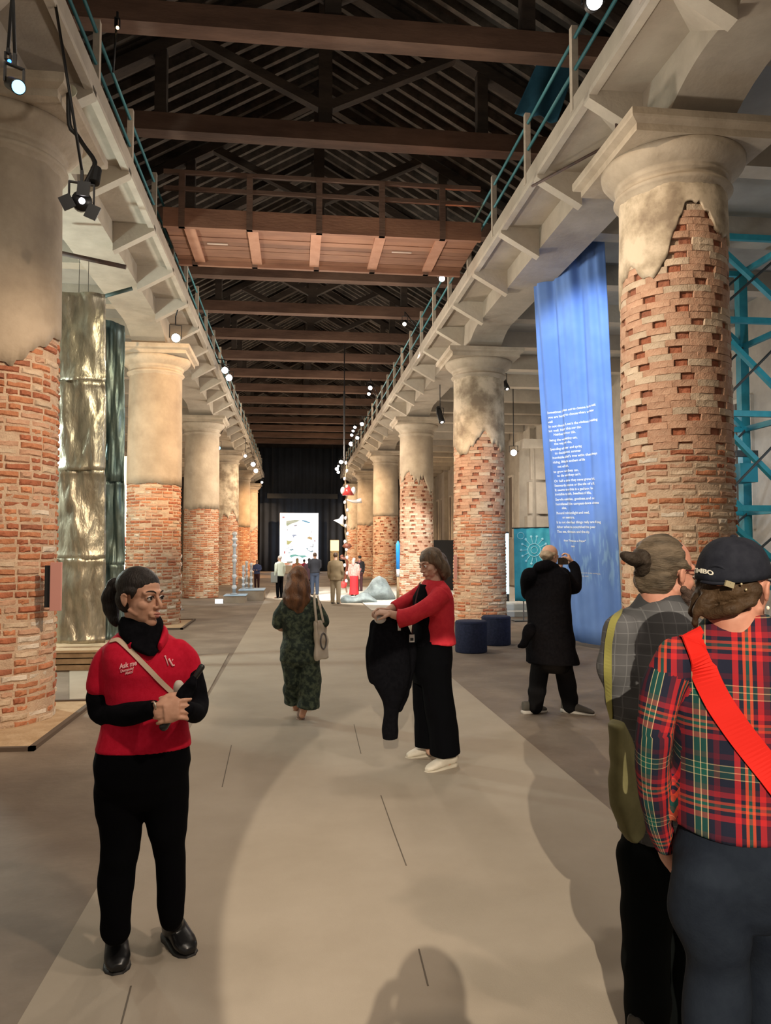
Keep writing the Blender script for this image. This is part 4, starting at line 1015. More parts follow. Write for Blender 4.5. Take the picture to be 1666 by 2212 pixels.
# ------------------------------------------------------------------ hanging chain of horns
hc = thing('horn_chain', 'hanging chain of glass horns and beads in front of the fifth right column', 'sculpture', at(748, 1285, 27.0))
Yh = 27.0
MB().tube([at(744, 845, Yh), at(744, 1000, Yh)], 0.035, 8).build('black_pole', m_black, hc)
MB().tube([at(744, 845, Yh), Vector((at(744, 845, Yh).x, Yh, 9.02))], 0.02, 6).build('hanger', m_black, hc)
MB().tube([at(748 + 2 * math.sin(k * 1.7), 995 + k * 15, Yh) for k in range(20)], 0.03, 8, smooth=3).build('cord', M('brass_cord', (0.35, 0.26, 0.17), 0.4, metal=0.5), hc, True)
m_wg = M('white_glass_shine', (0.9, 0.9, 0.95), 0.1, coat=1.0); m_rg = M('red_glass', (0.6, 0.05, 0.05), 0.15, coat=1.0); m_bg = M('brown_glass', (0.16, 0.05, 0.03), 0.2)
for k in range(16): MB().ell(at(748 + 3 * math.sin(k * 2.3), 1000 + k * 17, Yh - 0.04), (0.055, 0.055, 0.07), seg=10, rg=6).build('bead', m_wg, hc, True)
MB().tube([at(752, 1070, Yh), at(752, 1058, Yh), at(752, 1048, Yh)], [0.22, 0.12, 0.04], 14).build('red_bell', m_rg, hc, True)
for dx in (-11, 12): MB().ell(at(752 + dx, 1060, Yh), (0.09, 0.09, 0.14), seg=12, rg=8).build('petal', m_wg, hc, True)
MB().tube([at(749, 1079, Yh), at(764, 1083, Yh), at(781, 1081, Yh)], [0.03, 0.06, 0.09], 12, smooth=3).build('white_horn', m_wg, hc, True)
MB().tube([at(741, 1112, Yh), at(738, 1122, Yh), at(733, 1131, Yh)], [0.03, 0.09, 0.24], 14, smooth=3).build('white_bell', m_wg, hc, True)
MB().tube([at(750, 1174, Yh), at(750, 1180, Yh), at(750, 1186, Yh)], [0.10, 0.18, 0.06], 14).build('brown_bowl', m_bg, hc, True)
MB().ell(at(742, 1263, Yh), (0.14, 0.14, 0.13)).build('red_ball', m_rg, hc, True)
MB().tube([at(742, 1200, Yh), at(735, 1205, Yh), at(750, 1212, Yh), at(744, 1262, Yh)], 0.05, 8, smooth=3).build('lower_loop', m_bg, hc, True)

# ------------------------------------------------------------------ grey whale-like sculptures
m_whale = M('grey_blue_hide', (0.13, 0.16, 0.165), 0.6, (0.34, 0.40, 0.41), 3, 6, 0.5, 12)
def lumps(name, label, items, seed):
    mb = MB(); base = Vector((0, 0, 0))
    for (x, y, Y, rx, ry, rz) in items:
        p = at(x, y, Y); mb.ell(p, (rx, ry, rz), seg=24, rg=14)
        base = p
    o = solid(name, mb, m_whale, None, 0.035, 6, waves(0.05, 5.0, seed), origin=(base.x, base.y, 0))
    return tag(o, label, 'sculpture', 'grey whale sculptures')
def tent(label, secs, Y, seed):
    # ridge-backed hide: diamond-like cross sections strung along the floor
    mb = MB(); mb.loft([(Vector((at(x, 1290, Y).x, Y + dy, h * 0.32)), Vector((0, w, 0)), Vector((0, 0, h * 0.68))) for x, dy, w, h in secs], 28, 1.45)
    o = solid('whale_sculpture', mb, m_whale, None, 0.03, 3, waves(0.035, 6.0, seed), origin=(at(secs[2][0], 1290, Y).x, Y, 0))
    return tag(o, label, 'sculpture', 'grey whale sculptures')
tent('larger grey ridge-backed sculpture lying on the white display floor', [(780, 0, 0.12, 0.16), (792, 0, 0.5, 0.34), (806, 0.05, 0.62, 0.62), (820, 0.1, 0.7, 0.80), (834, 0.1, 0.66, 0.66), (843, 0.1, 0.42, 0.40), (849, 0.05, 0.26, 0.22), (853, 0, 0.12, 0.12)], 24.95, 5)
tent('smaller low grey sculpture at the edge of the white display floor', [(738, 0, 0.10, 0.14), (748, 0, 0.22, 0.22), (764, 0.03, 0.26, 0.18), (782, 0.05, 0.32, 0.34), (796, 0.05, 0.30, 0.36), (808, 0, 0.18, 0.18), (815, 0, 0.08, 0.10)], 23.6, 8)
bp_ = thing('painted_pole', 'upright pole with a bright blue upper half beside the third right column', 'pole', at(860, 1280, 24.9))
p = at(860, 1275, 24.9)
MB().tube([(p.x, p.y, 0.02), (p.x, p.y, 0.75)], [0.05, 0.04], 10).build('wooden_foot', m_oldwood, bp_, True)
MB().tube([(p.x, p.y, 0.75), (p.x, p.y, 1.0)], [0.055, 0.06], 10).build('white_collar', m_wg, bp_, True)
MB().tube([(p.x, p.y, 1.0), (p.x, p.y, at(859, 1176, 24.9).z), (p.x, p.y, at(859, 1168, 24.9).z)], [0.06, 0.07, 0.015], 10).build('blue_shaft', M('glowing_blue_paint', (0.02, 0.25, 0.75), 0.4, emit=(0.02, 0.3, 0.8), estr=0.3), bp_, True)  # blue paint given a faint glow, though the pole is no lamp
yl = thing('lantern_screen', 'small glowing amber lantern screen near the far right columns', 'lantern', at(723, 1222, 46))
a, b = at(714, 1167, 46), at(732, 1190, 46)
MB().b2((a.x, 46, b.z), (b.x, 46.1, a.z)).build('glowing_panel', M('amber_glow', (1, 0.7, 0.3), emit=(1.0, 0.66, 0.25), estr=2.2), yl)
MB().b2((a.x, 46, 0.0), (b.x, 46.1, b.z)).build('printed_base', M('cream_print', (0.55, 0.45, 0.28), 0.7, (0.3, 0.25, 0.15), 8, 4), yl)
# thin bright mosaic screen behind the second left column
ms = thing('mosaic_screen', 'sliver of a bright white and coloured screen left of the second left column', 'screen', (at(267, 1250, 22).x, 22, 0))
for y0_, y1_, c in ((985, 1160, (1.0, 0.85, 0.6)), (1160, 1180, (0.9, 0.2, 0.15)), (1180, 1205, (0.7, 1.0, 0.85)), (1205, 1240, (1.0, 0.95, 0.85))):
    a, b = at(250, y0_, 22), at(273, y1_, 22)
    MB().b2((a.x, 22, b.z), (b.x, 22.05, a.z)).build('lit_panel', M('screen_%d' % y0_, c, emit=c, estr=1.3), ms)
a = at(250, 1240, 22); b = at(273, 1240, 22)
MB().b2((a.x, 22, 0), (b.x, 22.05, a.z)).build('stand', m_black, ms)
# ------------------------------------------------------------------ people: shared builders
from mathutils.bvhtree import BVHTree
Zv = Vector((0, 0, 1))
SKIN = M('warm_skin', (0.58, 0.31, 0.205), 0.55, (0.63, 0.35, 0.24), 30, 3, spec=0.35)
SKIN2 = M('ruddy_skin', (0.46, 0.20, 0.135), 0.55, (0.52, 0.25, 0.175), 25, 3, spec=0.35)
SKIN3 = M('pale_skin', (0.56, 0.33, 0.235), 0.55, (0.61, 0.375, 0.28), 25, 3, spec=0.35)
m_eyew = M('eye_white', (0.75, 0.70, 0.66), 0.2); m_iris = M('dark_iris', (0.02, 0.012, 0.01), 0.1)
BLK = M('black_knit', (0.0035, 0.0035, 0.005), 0.95, (0.006, 0.006, 0.008), 40, 3, spec=0.06)
BLKT = M('black_trouser_cloth', (0.0028, 0.003, 0.004), 0.95, spec=0.05)
LEATH = M('black_leather', (0.008, 0.008, 0.009), 0.28, spec=0.5)

class Fig:
    def __init__(s, label, Y0, F, foot, group=None):
        s.Y = Y0; s.F = Vector(F).normalized(); s.S = Vector((-s.F.y, s.F.x, 0)).normalized()
        if s.S.x < 0: s.S = -s.S
        s.k = Y0 / F_PX
        s.root = thing('person', label, 'person', foot, group)
        s.o = foot
    def J(s, x, y, d=0.0): return at(x, y, s.Y + d)
    def limb(s, mb, lst, smooth=4, seg=16, flat=1.0, re=True):
        mb.tube([s.J(q[0], q[1], q[2]) for q in lst], [q[3] * s.k for q in lst], seg, flat, None, smooth, re); return mb
    def torso(s, mb, lst, pw=2.3, seg=32):
        # x, y, d, half-width px, half-depth px
        P = []
        n = len(lst)
        for i in range(n - 1):
            for t in (0, 0.25, 0.5, 0.75): P.append([a + (b - a) * t for a, b in zip(lst[i], lst[i + 1])])
        P.append(list(lst[-1]))
        mb.loft([(s.J(q[0], q[1], q[2]), s.S * (q[3] * s.k), s.F * (q[4] * s.k)) for q in P], seg, pw); return mb
    def add(s, name, mb, mat, voxel=0.008, it=4, disp=None, parent=None):
        return solid(name, mb, mat, parent or s.root, voxel, it, disp, s.o)

class Head:
    """local frame: l = left of the person, f = forward, u = up"""
    def __init__(s, c, F, up=(0, 0, 1), sc=1.0):
        s.c = Vector(c); s.F = Vector(F).normalized(); u = Vector(up); s.U = (u - s.F * u.dot(s.F)).normalized(); s.L = s.U.cross(s.F); s.s = sc
    def W(s, l, f, u): return s.c + (s.L * l + s.F * f + s.U * u) * s.s
    def ax(s): return (s.L, s.F, s.U)
    def e(s, mb, c, r, seg=20, rg=12): mb.ell(s.W(*c), [q * s.s for q in r], s.ax(), seg, rg)
    def t(s, mb, pts, rad, seg=10, smooth=3): mb.tube([s.W(*p) for p in pts], [r * s.s for r in (rad if hasattr(rad, '__len__') else [rad] * len(pts))], seg, 1.0, None, smooth, True)
    def skin(s, mb, male=False, lean=1.0):
        s.e(mb, (0, -0.012, 0.035), (0.073, 0.093, 0.083)); s.e(mb, (0, 0.022, -0.028), (0.062 * lean, 0.064, 0.080))
        s.e(mb, (0, 0.052, -0.094), (0.034 if male else 0.026, 0.032, 0.024)); s.e(mb, (0, 0.03, -0.065), (0.052 * lean, 0.045, 0.042))
        for q in (-1, 1):
            s.e(mb, (q * 0.036, 0.047, -0.026), (0.024, 0.028, 0.024)); s.e(mb, (q * 0.0105, 0.093, -0.034), (0.0075, 0.010, 0.007))
            s.e(mb, (q * 0.031, 0.071, 0.004), (0.017, 0.0135, 0.010))
            # ear: shell, rim, lobe
            s.e(mb, (q * 0.078, -0.010, -0.008), (0.006, 0.014, 0.025)); s.t(mb, [(q * 0.080, 0.003, 0.010), (q * 0.083, -0.009, 0.018), (q * 0.085, -0.022, 0.008), (q * 0.082, -0.019, -0.014), (q * 0.077, -0.007, -0.031)], 0.0045, 8)
            s.t(mb, [(q * 0.050, 0.03, -0.062), (q * 0.058 * lean, 0.0, -0.048)], 0.010)
        s.t(mb, [(0, 0.080, 0.022), (0, 0.093, 0.0), (0, 0.107, -0.024), (0, 0.104, -0.034)], (0.008, 0.007, 0.009, 0.008))
        s.t(mb, [(-0.046, 0.066, 0.022), (-0.02, 0.082, 0.025), (0.02, 0.082, 0.025), (0.046, 0.066, 0.022)], 0.0095)
        s.t(mb, [(-0.024, 0.078, -0.060), (-0.008, 0.090, -0.056), (0.008, 0.090, -0.056), (0.024, 0.078, -0.060)], 0.006)
        s.t(mb, [(-0.020, 0.080, -0.069), (0, 0.091, -0.071), (0.020, 0.080, -0.069)], 0.0072)
    def face(s, root, o, brow=(0.02, 0.013, 0.01), lip=(0.42, 0.15, 0.12), lash=True):
        mb_ = M('brow_%d' % int(brow[0] * 1000), brow, 0.8); ml = M('lips_%d' % int(lip[0] * 1000), lip, 0.45)
        for q in (-1, 1):
            e = MB(); e.ell(s.W(q * 0.031, 0.0765, 0.003), [0.0125 * s.s] * 3, s.ax(), 16, 10); eo = e.build('eye', m_eyew, root, True, o)
            i = MB(); i.ell(s.W(q * 0.031 - 0.001, 0.0865, 0.003), [0.0065 * s.s, 0.0032 * s.s, 0.0065 * s.s], s.ax(), 14, 8); i.build('iris', m_iris, eo, True, o)
            l = MB()
            if lash: l.tube([s.W(q * 0.016, 0.086, 0.002), s.W(q * 0.024, 0.0905, 0.0095), s.W(q * 0.034, 0.0905, 0.0105), s.W(q * 0.047, 0.078, 0.004)], [0.0016 * s.s, 0.0026 * s.s, 0.0026 * s.s, 0.0016 * s.s], 8, 1, None, 3)
            if lash: l.build('eyelash', mb_, root, True, o)
            b = MB(); b.tube([s.W(q * 0.012, 0.0905, 0.024), s.W(q * 0.026, 0.0895, 0.0315), s.W(q * 0.042, 0.078, 0.031), s.W(q * 0.052, 0.066, 0.024)], [0.0032 * s.s, 0.0036 * s.s, 0.003 * s.s, 0.0012 * s.s], 8, 0.8, None, 3); b.build('eyebrow', mb_, root, True, o)
        a = MB(); a.tube([s.W(-0.023, 0.081, -0.0625), s.W(-0.008, 0.0955, -0.058), s.W(0, 0.0945, -0.0595), s.W(0.008, 0.0955, -0.058), s.W(0.023, 0.081, -0.0625)], [0.001, 0.0042 * s.s, 0.004 * s.s, 0.0042 * s.s, 0.001], 8, 1, None, 3)
        a.tube([s.W(-0.020, 0.083, -0.066), s.W(0, 0.0965, -0.0695), s.W(0.020, 0.083, -0.066)], [0.001, 0.0052 * s.s, 0.001], 8, 1, None, 4); lo = a.build('lips', ml, root, True, o)

def hand(mb, w, D, N, S, curl=(0.5, 0.6, 0.5), sc=1.0, spread=0.06, thumb=0.5):
    """w wrist, D wrist->knuckles, N palm normal, S thumb side"""
    w = Vector(w); D = Vector(D).normalized(); N = Vector(N); N = (N - D * N.dot(D)).normalized(); S = Vector(S); S = (S - D * S.dot(D) - N * S.dot(N)).normalized()
    mb.loft([(w + D * (0.0 * sc), S * 0.027 * sc, N * 0.019 * sc), (w + D * 0.025 * sc, S * 0.034 * sc, N * 0.018 * sc), (w + D * 0.06 * sc, S * 0.041 * sc, N * 0.016 * sc), (w + D * 0.092 * sc, S * 0.039 * sc, N * 0.0125 * sc)], 16, 2.6)
    for off, ln, sp in ((0.030, 0.070, 1.0), (0.010, 0.079, 0.3), (-0.010, 0.073, -0.4), (-0.029, 0.058, -1.0)):
        p = w + D * 0.082 * sc + S * off * sc; ang = 0.0; pts = [p]
        for seg_l, c in zip((0.42, 0.32, 0.26), curl):
            ang += c; d = (D * math.cos(ang) + N * math.sin(ang) + S * (spread * sp)).normalized(); p = p + d * ln * seg_l * sc; pts.append(p)
        mb.tube(pts, [0.0083 * sc, 0.0079 * sc, 0.0072 * sc, 0.0058 * sc], 10, 1, None, 3, True)
    p = w + D * 0.022 * sc + S * 0.024 * sc
    d1 = (S * 0.75 + D * 0.65 + N * 0.25).normalized(); d2 = (S * 0.25 + D * 0.9 + N * (0.3 + thumb * 0.4)).normalized(); d3 = (D * 0.9 + N * (0.35 + thumb * 0.5)).normalized()
    q = [p, p + d1 * 0.034 * sc, p + d1 * 0.034 * sc + d2 * 0.030 * sc, p + d1 * 0.034 * sc + d2 * 0.030 * sc + d3 * 0.024 * sc]
    mb.tube(q, [0.014 * sc, 0.0115 * sc, 0.0095 * sc, 0.0075 * sc], 10, 1, None, 3, True)

TREES = {}
def drape(objs, pts, off=0.004):
    """drop a line of view points on to the garments below it (authoring aid): returns surface points and normals"""
    out = []; trees = []
    for o in objs:
        if o.name not in TREES:
            me = o.data; mw = PW[o.name]
            TREES[o.name] = BVHTree.FromPolygons([mw @ v.co for v in me.vertices], [tuple(p.vertices) for p in me.polygons])
        trees.append(TREES[o.name])
    last = None
    for x, y in pts:
        d = ray(x, y).normalized(); best = None
        for t in trees:
            h = t.ray_cast(CAMP, d)
            if h[0] is not None and (best is None or h[3] < best[2]): best = (h[0], h[1], h[3])
        if best is None:
            if last: out.append(last)
            continue
        n = best[1]
        if n.dot(d) > 0: n = -n
        last = (best[0] + n * off, n); out.append(last)
    return out
def ribbon(name, objs, path, wid, mat, parent, off=0.005, th=0.003, n=8, o=None):
    P = []
    for (a, b) in zip(path, path[1:]):
        for k in range(n): P.append((a[0] + (b[0] - a[0]) * k / n, a[1] + (b[1] - a[1]) * k / n))
    P.append(path[-1])
    S = drape(objs, P, off)
    pos = [p for p, _ in S]; nor = [q for _, q in S]
    for _ in range(4):
        pos = [pos[0]] + [(pos[i - 1] + pos[i] * 2 + pos[i + 1]) / 4 for i in range(1, len(pos) - 1)] + [pos[-1]]
        nor = [nor[0]] + [(nor[i - 1] + nor[i] * 2 + nor[i + 1]).normalized() for i in range(1, len(nor) - 1)] + [nor[-1]]
    rings = []
    for i, p in enumerate(pos):
        t = (pos[min(i + 1, len(pos) - 1)] - pos[max(i - 1, 0)]).normalized(); s_ = t.cross(nor[i]).normalized()
        w = wid / 2
        rings.append([p - s_ * w, p + s_ * w, p + s_ * w + nor[i] * th, p - s_ * w + nor[i] * th])
    return MB().rings(rings).build(name, mat, parent, False, o)
def shoe(fig, heel, toe, mat, msole, w=0.045, h=0.085, shaft=None, name='shoe', heel_h=0.02, voxel=0.006, parent=None):
    heel = Vector(heel); toe = Vector(toe); d = (toe - heel); ln = d.length; d.normalize(); s_ = Zv.cross(d).normalized(); z0 = Vector((0, 0, 0))
    mb = MB()
    sec = [(0.0, 0.62, 0.95), (0.10, 0.78, 1.0), (0.30, 0.80, 0.98), (0.55, 0.92, 0.72), (0.75, 1.0, 0.55), (0.90, 0.86, 0.42), (1.0, 0.45, 0.28)]
    mb.loft([(heel + d * (ln * a) + Zv * (heel_h * (1 - a * 0.6) + h * c * 0.5), s_ * (w * b), Zv * (h * c * 0.5)) for a, b, c in sec], 20, 2.5)
    if shaft:
        mb.tube([heel + d * (ln * 0.22) + Zv * (h * 0.6), Vector(shaft[0])], [w * 0.92, shaft[1]], 16, 1, None, 0, True)
    o = solid(name, mb, mat, parent or fig.root, voxel, 2, None, fig.o)
    so = MB(); so.loft([(heel + d * (ln * a) + Zv * (heel_h * (1 - a * 0.6) * 0.5 + 0.001), s_ * (w * b * 1.06), Zv * (heel_h * (1 - a * 0.6) * 0.5 + 0.004)) for a, b, c in [(-0.02, 0.6, 0)] + sec[1:] + [(1.02, 0.4, 0)]], 20, 3)
    so.build('sole', msole, o, True, fig.o)
    return o

# ================================================================== woman in the red polo shirt (left)
Y0 = 3.2
f1 = Fig('woman in a red polo shirt and black trousers holding a folded umbrella, at left', Y0, (0.22, -0.97, 0), gr(308, 2068))
J, k = f1.J, f1.k
RED = M('crimson_polo_cotton', (0.56, 0.006, 0.03), 0.85, (0.62, 0.010, 0.04), 60, 3, 0.1, 300, spec=0.2)
hd = Head(J(304, 1291, -0.02), (0.84, -0.54, -0.03), (0.02, 0, 1), 0.985)
b = MB(); hd.skin(b, False, 0.98)
b.tube([hd.W(0, -0.015, -0.05), J(306, 1365, 0.0), J(308, 1392, 0.01)], [0.052, 0.053, 0.062], 18, 1, None, 4)
f1.torso(b, [(308, 1380, 0.01, 40, 34), (312, 1408, 0, 66, 42), (316, 1450, 0, 74, 54), (316, 1520, 0, 68, 52), (312, 1600, 0, 74, 50), (308, 1680, 0, 78, 50), (306, 1715, 0, 60, 42)])
f1.limb(b, [(248, 1412, 0, 17), (221, 1470, 0.0, 22), (220, 1543, -0.01, 19), (275, 1543, -0.12, 17), (330, 1533, -0.20, 13)])
f1.limb(b, [(386, 1412, 0, 17), (413, 1460, 0.02, 21), (428, 1516, -0.01, 18), (420, 1536, -0.10, 16), (404, 1531, -0.20, 13)])
f1.limb(b, [(262, 1700, 0, 36), (259, 1770, 0, 33), (262, 1835, 0, 27), (252, 1900, 0, 27), (250, 2000, 0.02, 17)])
f1.limb(b, [(354, 1700, 0.02, 36), (360, 1770, 0.03, 32), (366, 1830, 0.04, 25), (368, 1890, 0.05, 24), (369, 1970, 0.07, 15)])
wr = J(334, 1534, -0.235); wl = J(404, 1531, -0.215)
hand(b, wr, (1, -0.05, 0.02), (0.02, 1, -0.25), (0.1, 0.2, 1), (0.30, 0.65, 0.6), 1.0, 0.13, 0.6)
hand(b, wl, (-0.93, -0.42, -0.10), (-0.3, 1.0, -0.1), (0.0, 0.2, 1), (0.4, 0.8, 0.6), 0.97, 0.12, 0.6)
body1 = f1.add('body', b, SKIN, 0.004, 2)
hd.face(f1.root, f1.o)
h = MB(); hd.e(h, (0, -0.020, 0.052), (0.0785, 0.0955, 0.076), 28, 18); hd.e(h, (0, -0.05, -0.005), (0.070, 0.060, 0.065)); hd.t(h, [(-0.070, -0.005, 0.03), (-0.073, 0.026, 0.028), (-0.070, 0.020, 0.0)], (0.016, 0.012, 0.005)); hd.t(h, [(0.070, -0.005, 0.03), (0.073, 0.026, 0.028), (0.070, 0.020, 0.0)], (0.016, 0.012, 0.005))
hd.t(h, [(0.0, -0.10, 0.035), (0.0, -0.125, 0.040)], 0.024)
HAIRB = M('near_black_hair', (0.010, 0.007, 0.006), 0.5, (0.022, 0.015, 0.012), 14, 5, 0.5, 50, stretch=(3, 3, 0.6), spec=0.35)
hair1 = f1.add('hair', h, HAIRB, 0.005, 3)
h = MB(); f1.limb(h, [(258, 1262, 0.05, 12), (245, 1270, 0.07, 17), (239, 1295, 0.08, 18), (243, 1325, 0.07, 15), (252, 1350, 0.05, 6)], 5, 18)
solid('ponytail', h, HAIRB, hair1, 0.006, 2, waves(0.004, 60, 4), f1.o)
# garments
sh = MB()
f1.torso(sh, [(307, 1362, 0.02, 46, 34), (311, 1378, 0.01, 66, 42), (314, 1394, 0.005, 82, 50), (316, 1415, 0, 88, 58), (318, 1450, 0, 87, 66), (318, 1500, 0, 82, 62), (315, 1550, 0, 84, 60), (312, 1590, 0, 91, 65), (310, 1614, 0, 95, 68)])
f1.limb(sh, [(252, 1404, 0.0, 24), (230, 1430, 0.0, 29), (219, 1478, 0.0, 30)], 5)
f1.limb(sh, [(384, 1402, 0.0, 24), (403, 1428, 0.02, 26), (413, 1462, 0.02, 26)], 5)
polo = f1.add('polo_shirt', sh, RED, 0.007, 4, waves(0.0035, 28, 2))
for lst in ([(219, 1462, 0.0, 27), (216, 1510, 0.0, 27), (221, 1541, -0.01, 25), (275, 1541, -0.12, 24), (330, 1533, -0.215, 17.5)],
            [(414, 1452, 0.02, 24), (422, 1490, 0.01, 23), (429, 1518, -0.01, 21), (421, 1540, -0.10, 20), (402, 1531, -0.205, 17)]):
    q = MB(); f1.limb(q, lst, 6); f1.add('undershirt_sleeve', q, BLK, 0.006, 3, waves(0.003, 45, 5))
tr_ = MB()
f1.torso(tr_, [(310, 1600, 0, 90, 64), (309, 1645, 0, 97, 70), (307, 1690, 0, 92, 64), (307, 1725, 0, 66, 50), (307, 1742, 0, 36, 34)])
f1.limb(tr_, [(260, 1668, 0, 50), (259, 1705, 0, 51), (258, 1745, 0, 48), (259, 1785, 0, 43), (261, 1835, 0, 38), (252, 1895, 0, 37), (251, 1960, 0, 31), (249, 2012, 0.02, 29)])
f1.limb(tr_, [(355, 1668, 0.02, 50), (357, 1705, 0.02, 50), (359, 1745, 0.03, 46), (362, 1785, 0.03, 40), (366, 1830, 0.04, 34), (370, 1895, 0.05, 31), (370, 1985, 0.06, 25)])
f1.add('trousers', tr_, BLKT, 0.008, 12, waves(0.003, 30, 8))
sc1 = MB()
f1.torso(sc1, [(302, 1330, 0.01, 38, 34), (303, 1346, 0.0, 43, 40), (306, 1368, -0.01, 45, 46), (312, 1388, -0.04, 38, 40), (322, 1404, -0.09, 24, 22), (328, 1419, -0.12, 7, 8)])
f1.add('neck_scarf', sc1, BLK, 0.006, 4, waves(0.004, 45, 11))
cl_ = MB(); cl_.tube([J(262, 1366, 0.05), J(266, 1378, -0.03), J(285, 1398, -0.105)], [0.011, 0.016, 0.010], 10, 2.2, None, 4); cl_.tube([J(352, 1360, 0.05), J(356, 1376, -0.03), J(345, 1398, -0.11)], [0.011, 0.016, 0.010], 10, 2.2, None, 4)
f1.add('collar', cl_, RED, 0.005, 2, parent=polo)
shoe(f1, gr(250, 2050), gr(254, 2112), LEATH, M('boot_sole', (0.015, 0.013, 0.012), 0.6), 0.052, 0.115, (J(250, 1985, 0.03), 0.050), 'boot', 0.038)
shoe(f1, gr(362, 2030), gr(412, 2073), LEATH, M('boot_sole', (0.015, 0.013, 0.012), 0.6), 0.050, 0.11, (J(369, 1962, 0.07), 0.042), 'boot', 0.038)
br1 = MB(); br1.tube([J(331 + 6 * math.cos(a), 1533 + 17 * math.sin(a), -0.225 - 0.03 * math.cos(a + 0.6)) for a in [2 * PI * i / 16 for i in range(17)]], 0.004, 8)
br1.build('bracelet', M('silver_bracelet', (0.7, 0.62, 0.5), 0.3, metal=0.8), f1.root, True, f1.o)
m_pinkp = M('pink_print', (0.98, 0.50, 0.52), 0.7)
def pxmap(objs, ox, oy, sx, sy, skew=0.0, off=0.003):
    def fn(x, y, h):
        r = drape(objs, [(ox + x * sx, oy - y * sy - x * skew)], off)
        return r[0][0] + r[0][1] * h if r else at(ox, oy, 3.0)
    return fn
textobj('shirt_lettering', 'Ask me', 1.0, m_pinkp, pxmap([polo], 259, 1445, 12.0, 15, 2.8), f1.root, offset=0.03)
textobj('shirt_lettering', 'Domande?', 1.0, m_pinkp, pxmap([polo], 261, 1453, 6.6, 8.5, 1.7), f1.root, offset=0.02)
textobj('shirt_lettering', 'Aiuto?', 1.0, m_pinkp, pxmap([polo], 271, 1457.5, 6.6, 8.5, 1.7), f1.root, offset=0.02)
def mark(path, r):
    P = [p for p, _ in drape([polo], path, 0.003)]
    MB().tube(P, r, 8).build('shirt_emblem', m_pinkp, f1.root, True)
mark([(357, 1420), (360, 1428), (363, 1438)], 0.0022); mark([(364, 1423), (368, 1431), (372, 1438), (376, 1437)], 0.004); mark([(371, 1428), (373, 1424)], 0.0018)
ee = drape([polo], [(356.5, 1418.5)], 0.003)[0][0]; MB().ell(ee, (0.0045,) * 3, seg=10, rg=6).build('shirt_emblem', m_pinkp, f1.root, True)
# cross-body bag strap and pouch
bg = thing('crossbody_bag', 'small white pouch on a cream cross-body strap worn by the woman in the red polo', 'bag', J(386, 1490, -0.12))
CREAM = M('cream_strap', (0.66, 0.50, 0.37), 0.7)
ribbon('strap', [polo], [(240, 1386), (256, 1382), (280, 1404), (310, 1434), (345, 1470), (372, 1497)], 0.019, CREAM, bg, 0.003)
pb = MB(); pb.ell(J(386, 1490, -0.16), (0.022, 0.02, 0.036), seg=16, rg=10); solid('pouch', pb, M('white_pouch', (0.62, 0.55, 0.47), 0.6), bg, 0.005, 2, waves(0.003, 60, 3))
# folded umbrella
um = thing('folded_umbrella', 'black folded umbrella held in both hands of the woman in the red polo', 'umbrella', J(372, 1530, -0.30))
A, B = J(352, 1572, -0.235), J(438, 1437, -0.17); ax_ = (B - A)
q = MB(); q.tube([A + ax_ * t for t in (0.32, 0.42, 0.55, 0.68, 0.76, 0.80)], [0.015, 0.021, 0.025, 0.023, 0.016, 0.011], 16, 1, None, 3)
solid('canopy', q, BLK, um, 0.004, 1, waves(0.003, 110, 6))
MB().tube([A + ax_ * 0.02, A + ax_ * 0.33], [0.017, 0.014], 14, 1, None, 0, True).build('handle', M('umbrella_handle', (0.014, 0.013, 0.013), 0.4), um, True)
MB().tube([A + ax_ * 0.79, A + ax_ * 0.97], [0.010, 0.0125], 12, 1, None, 0, True).build('tip', M('umbrella_handle', (0.014, 0.013, 0.013), 0.4), um, True)
# ================================================================== woman in green walking away
g2 = gr(652, 1566)
f2 = Fig('woman in a dark green patterned jumpsuit walking away with long brown hair', g2.y, (0.05, 1, 0), (g2.x, g2.y, 0))
GREEN = M('dark_green_print', (0.010, 0.022, 0.016), 0.8, (0.075, 0.10, 0.062), 22, 3, 0.2, 60, lo=0.44, hi=0.62)
hd = Head(f2.J(646, 1251, 0.02), (0.08, 1, -0.05), sc=1.0)
b = MB(); hd.skin(b)
b.tube([hd.W(0, -0.01, -0.05), f2.J(648, 1295, 0.0)], [0.05, 0.06], 16)
f2.torso(b, [(648, 1296, 0, 30, 16), (648, 1320, 0, 36, 20), (648, 1390, 0, 28, 20), (648, 1430, 0, 34, 22)])
f2.limb(b, [(614, 1306, 0, 10), (602, 1346, 0.04, 9.5), (612, 1357, 0.16, 8), (625, 1352, 0.25, 6)]); f2.limb(b, [(684, 1306, 0, 10), (697, 1342, 0.03, 9), (698, 1372, 0.10, 7)])
f2.limb(b, [(630, 1430, 0, 17), (632, 1480, 0.05, 12), (640, 1530, 0.32, 7)]); f2.limb(b, [(668, 1430, 0, 17), (668, 1485, 0, 12), (653, 1545, -0.02, 7)])
hand(b, f2.J(625, 1352, 0.25), (0.6, 0.5, 0.3), (0.2, 0.3, 0.8), (0.5, -0.6, 0.2)); hand(b, f2.J(698, 1372, 0.10), (0, 0.15, -1), (-1, 0, 0), (0, 1, 0))
f2.add('body', b, SKIN, 0.009, 3)
h = MB(); hd.e(h, (0, -0.015, 0.04), (0.088, 0.10, 0.088), 24, 14)
f2.limb(h, [(644, 1248, -0.02, 23), (643, 1275, -0.05, 29), (643, 1298, -0.07, 27), (646, 1318, -0.08, 14)], 5, 20, 0.7); f2.limb(h, [(628, 1262, -0.02, 10), (622, 1288, -0.05, 13), (626, 1308, -0.06, 8)])
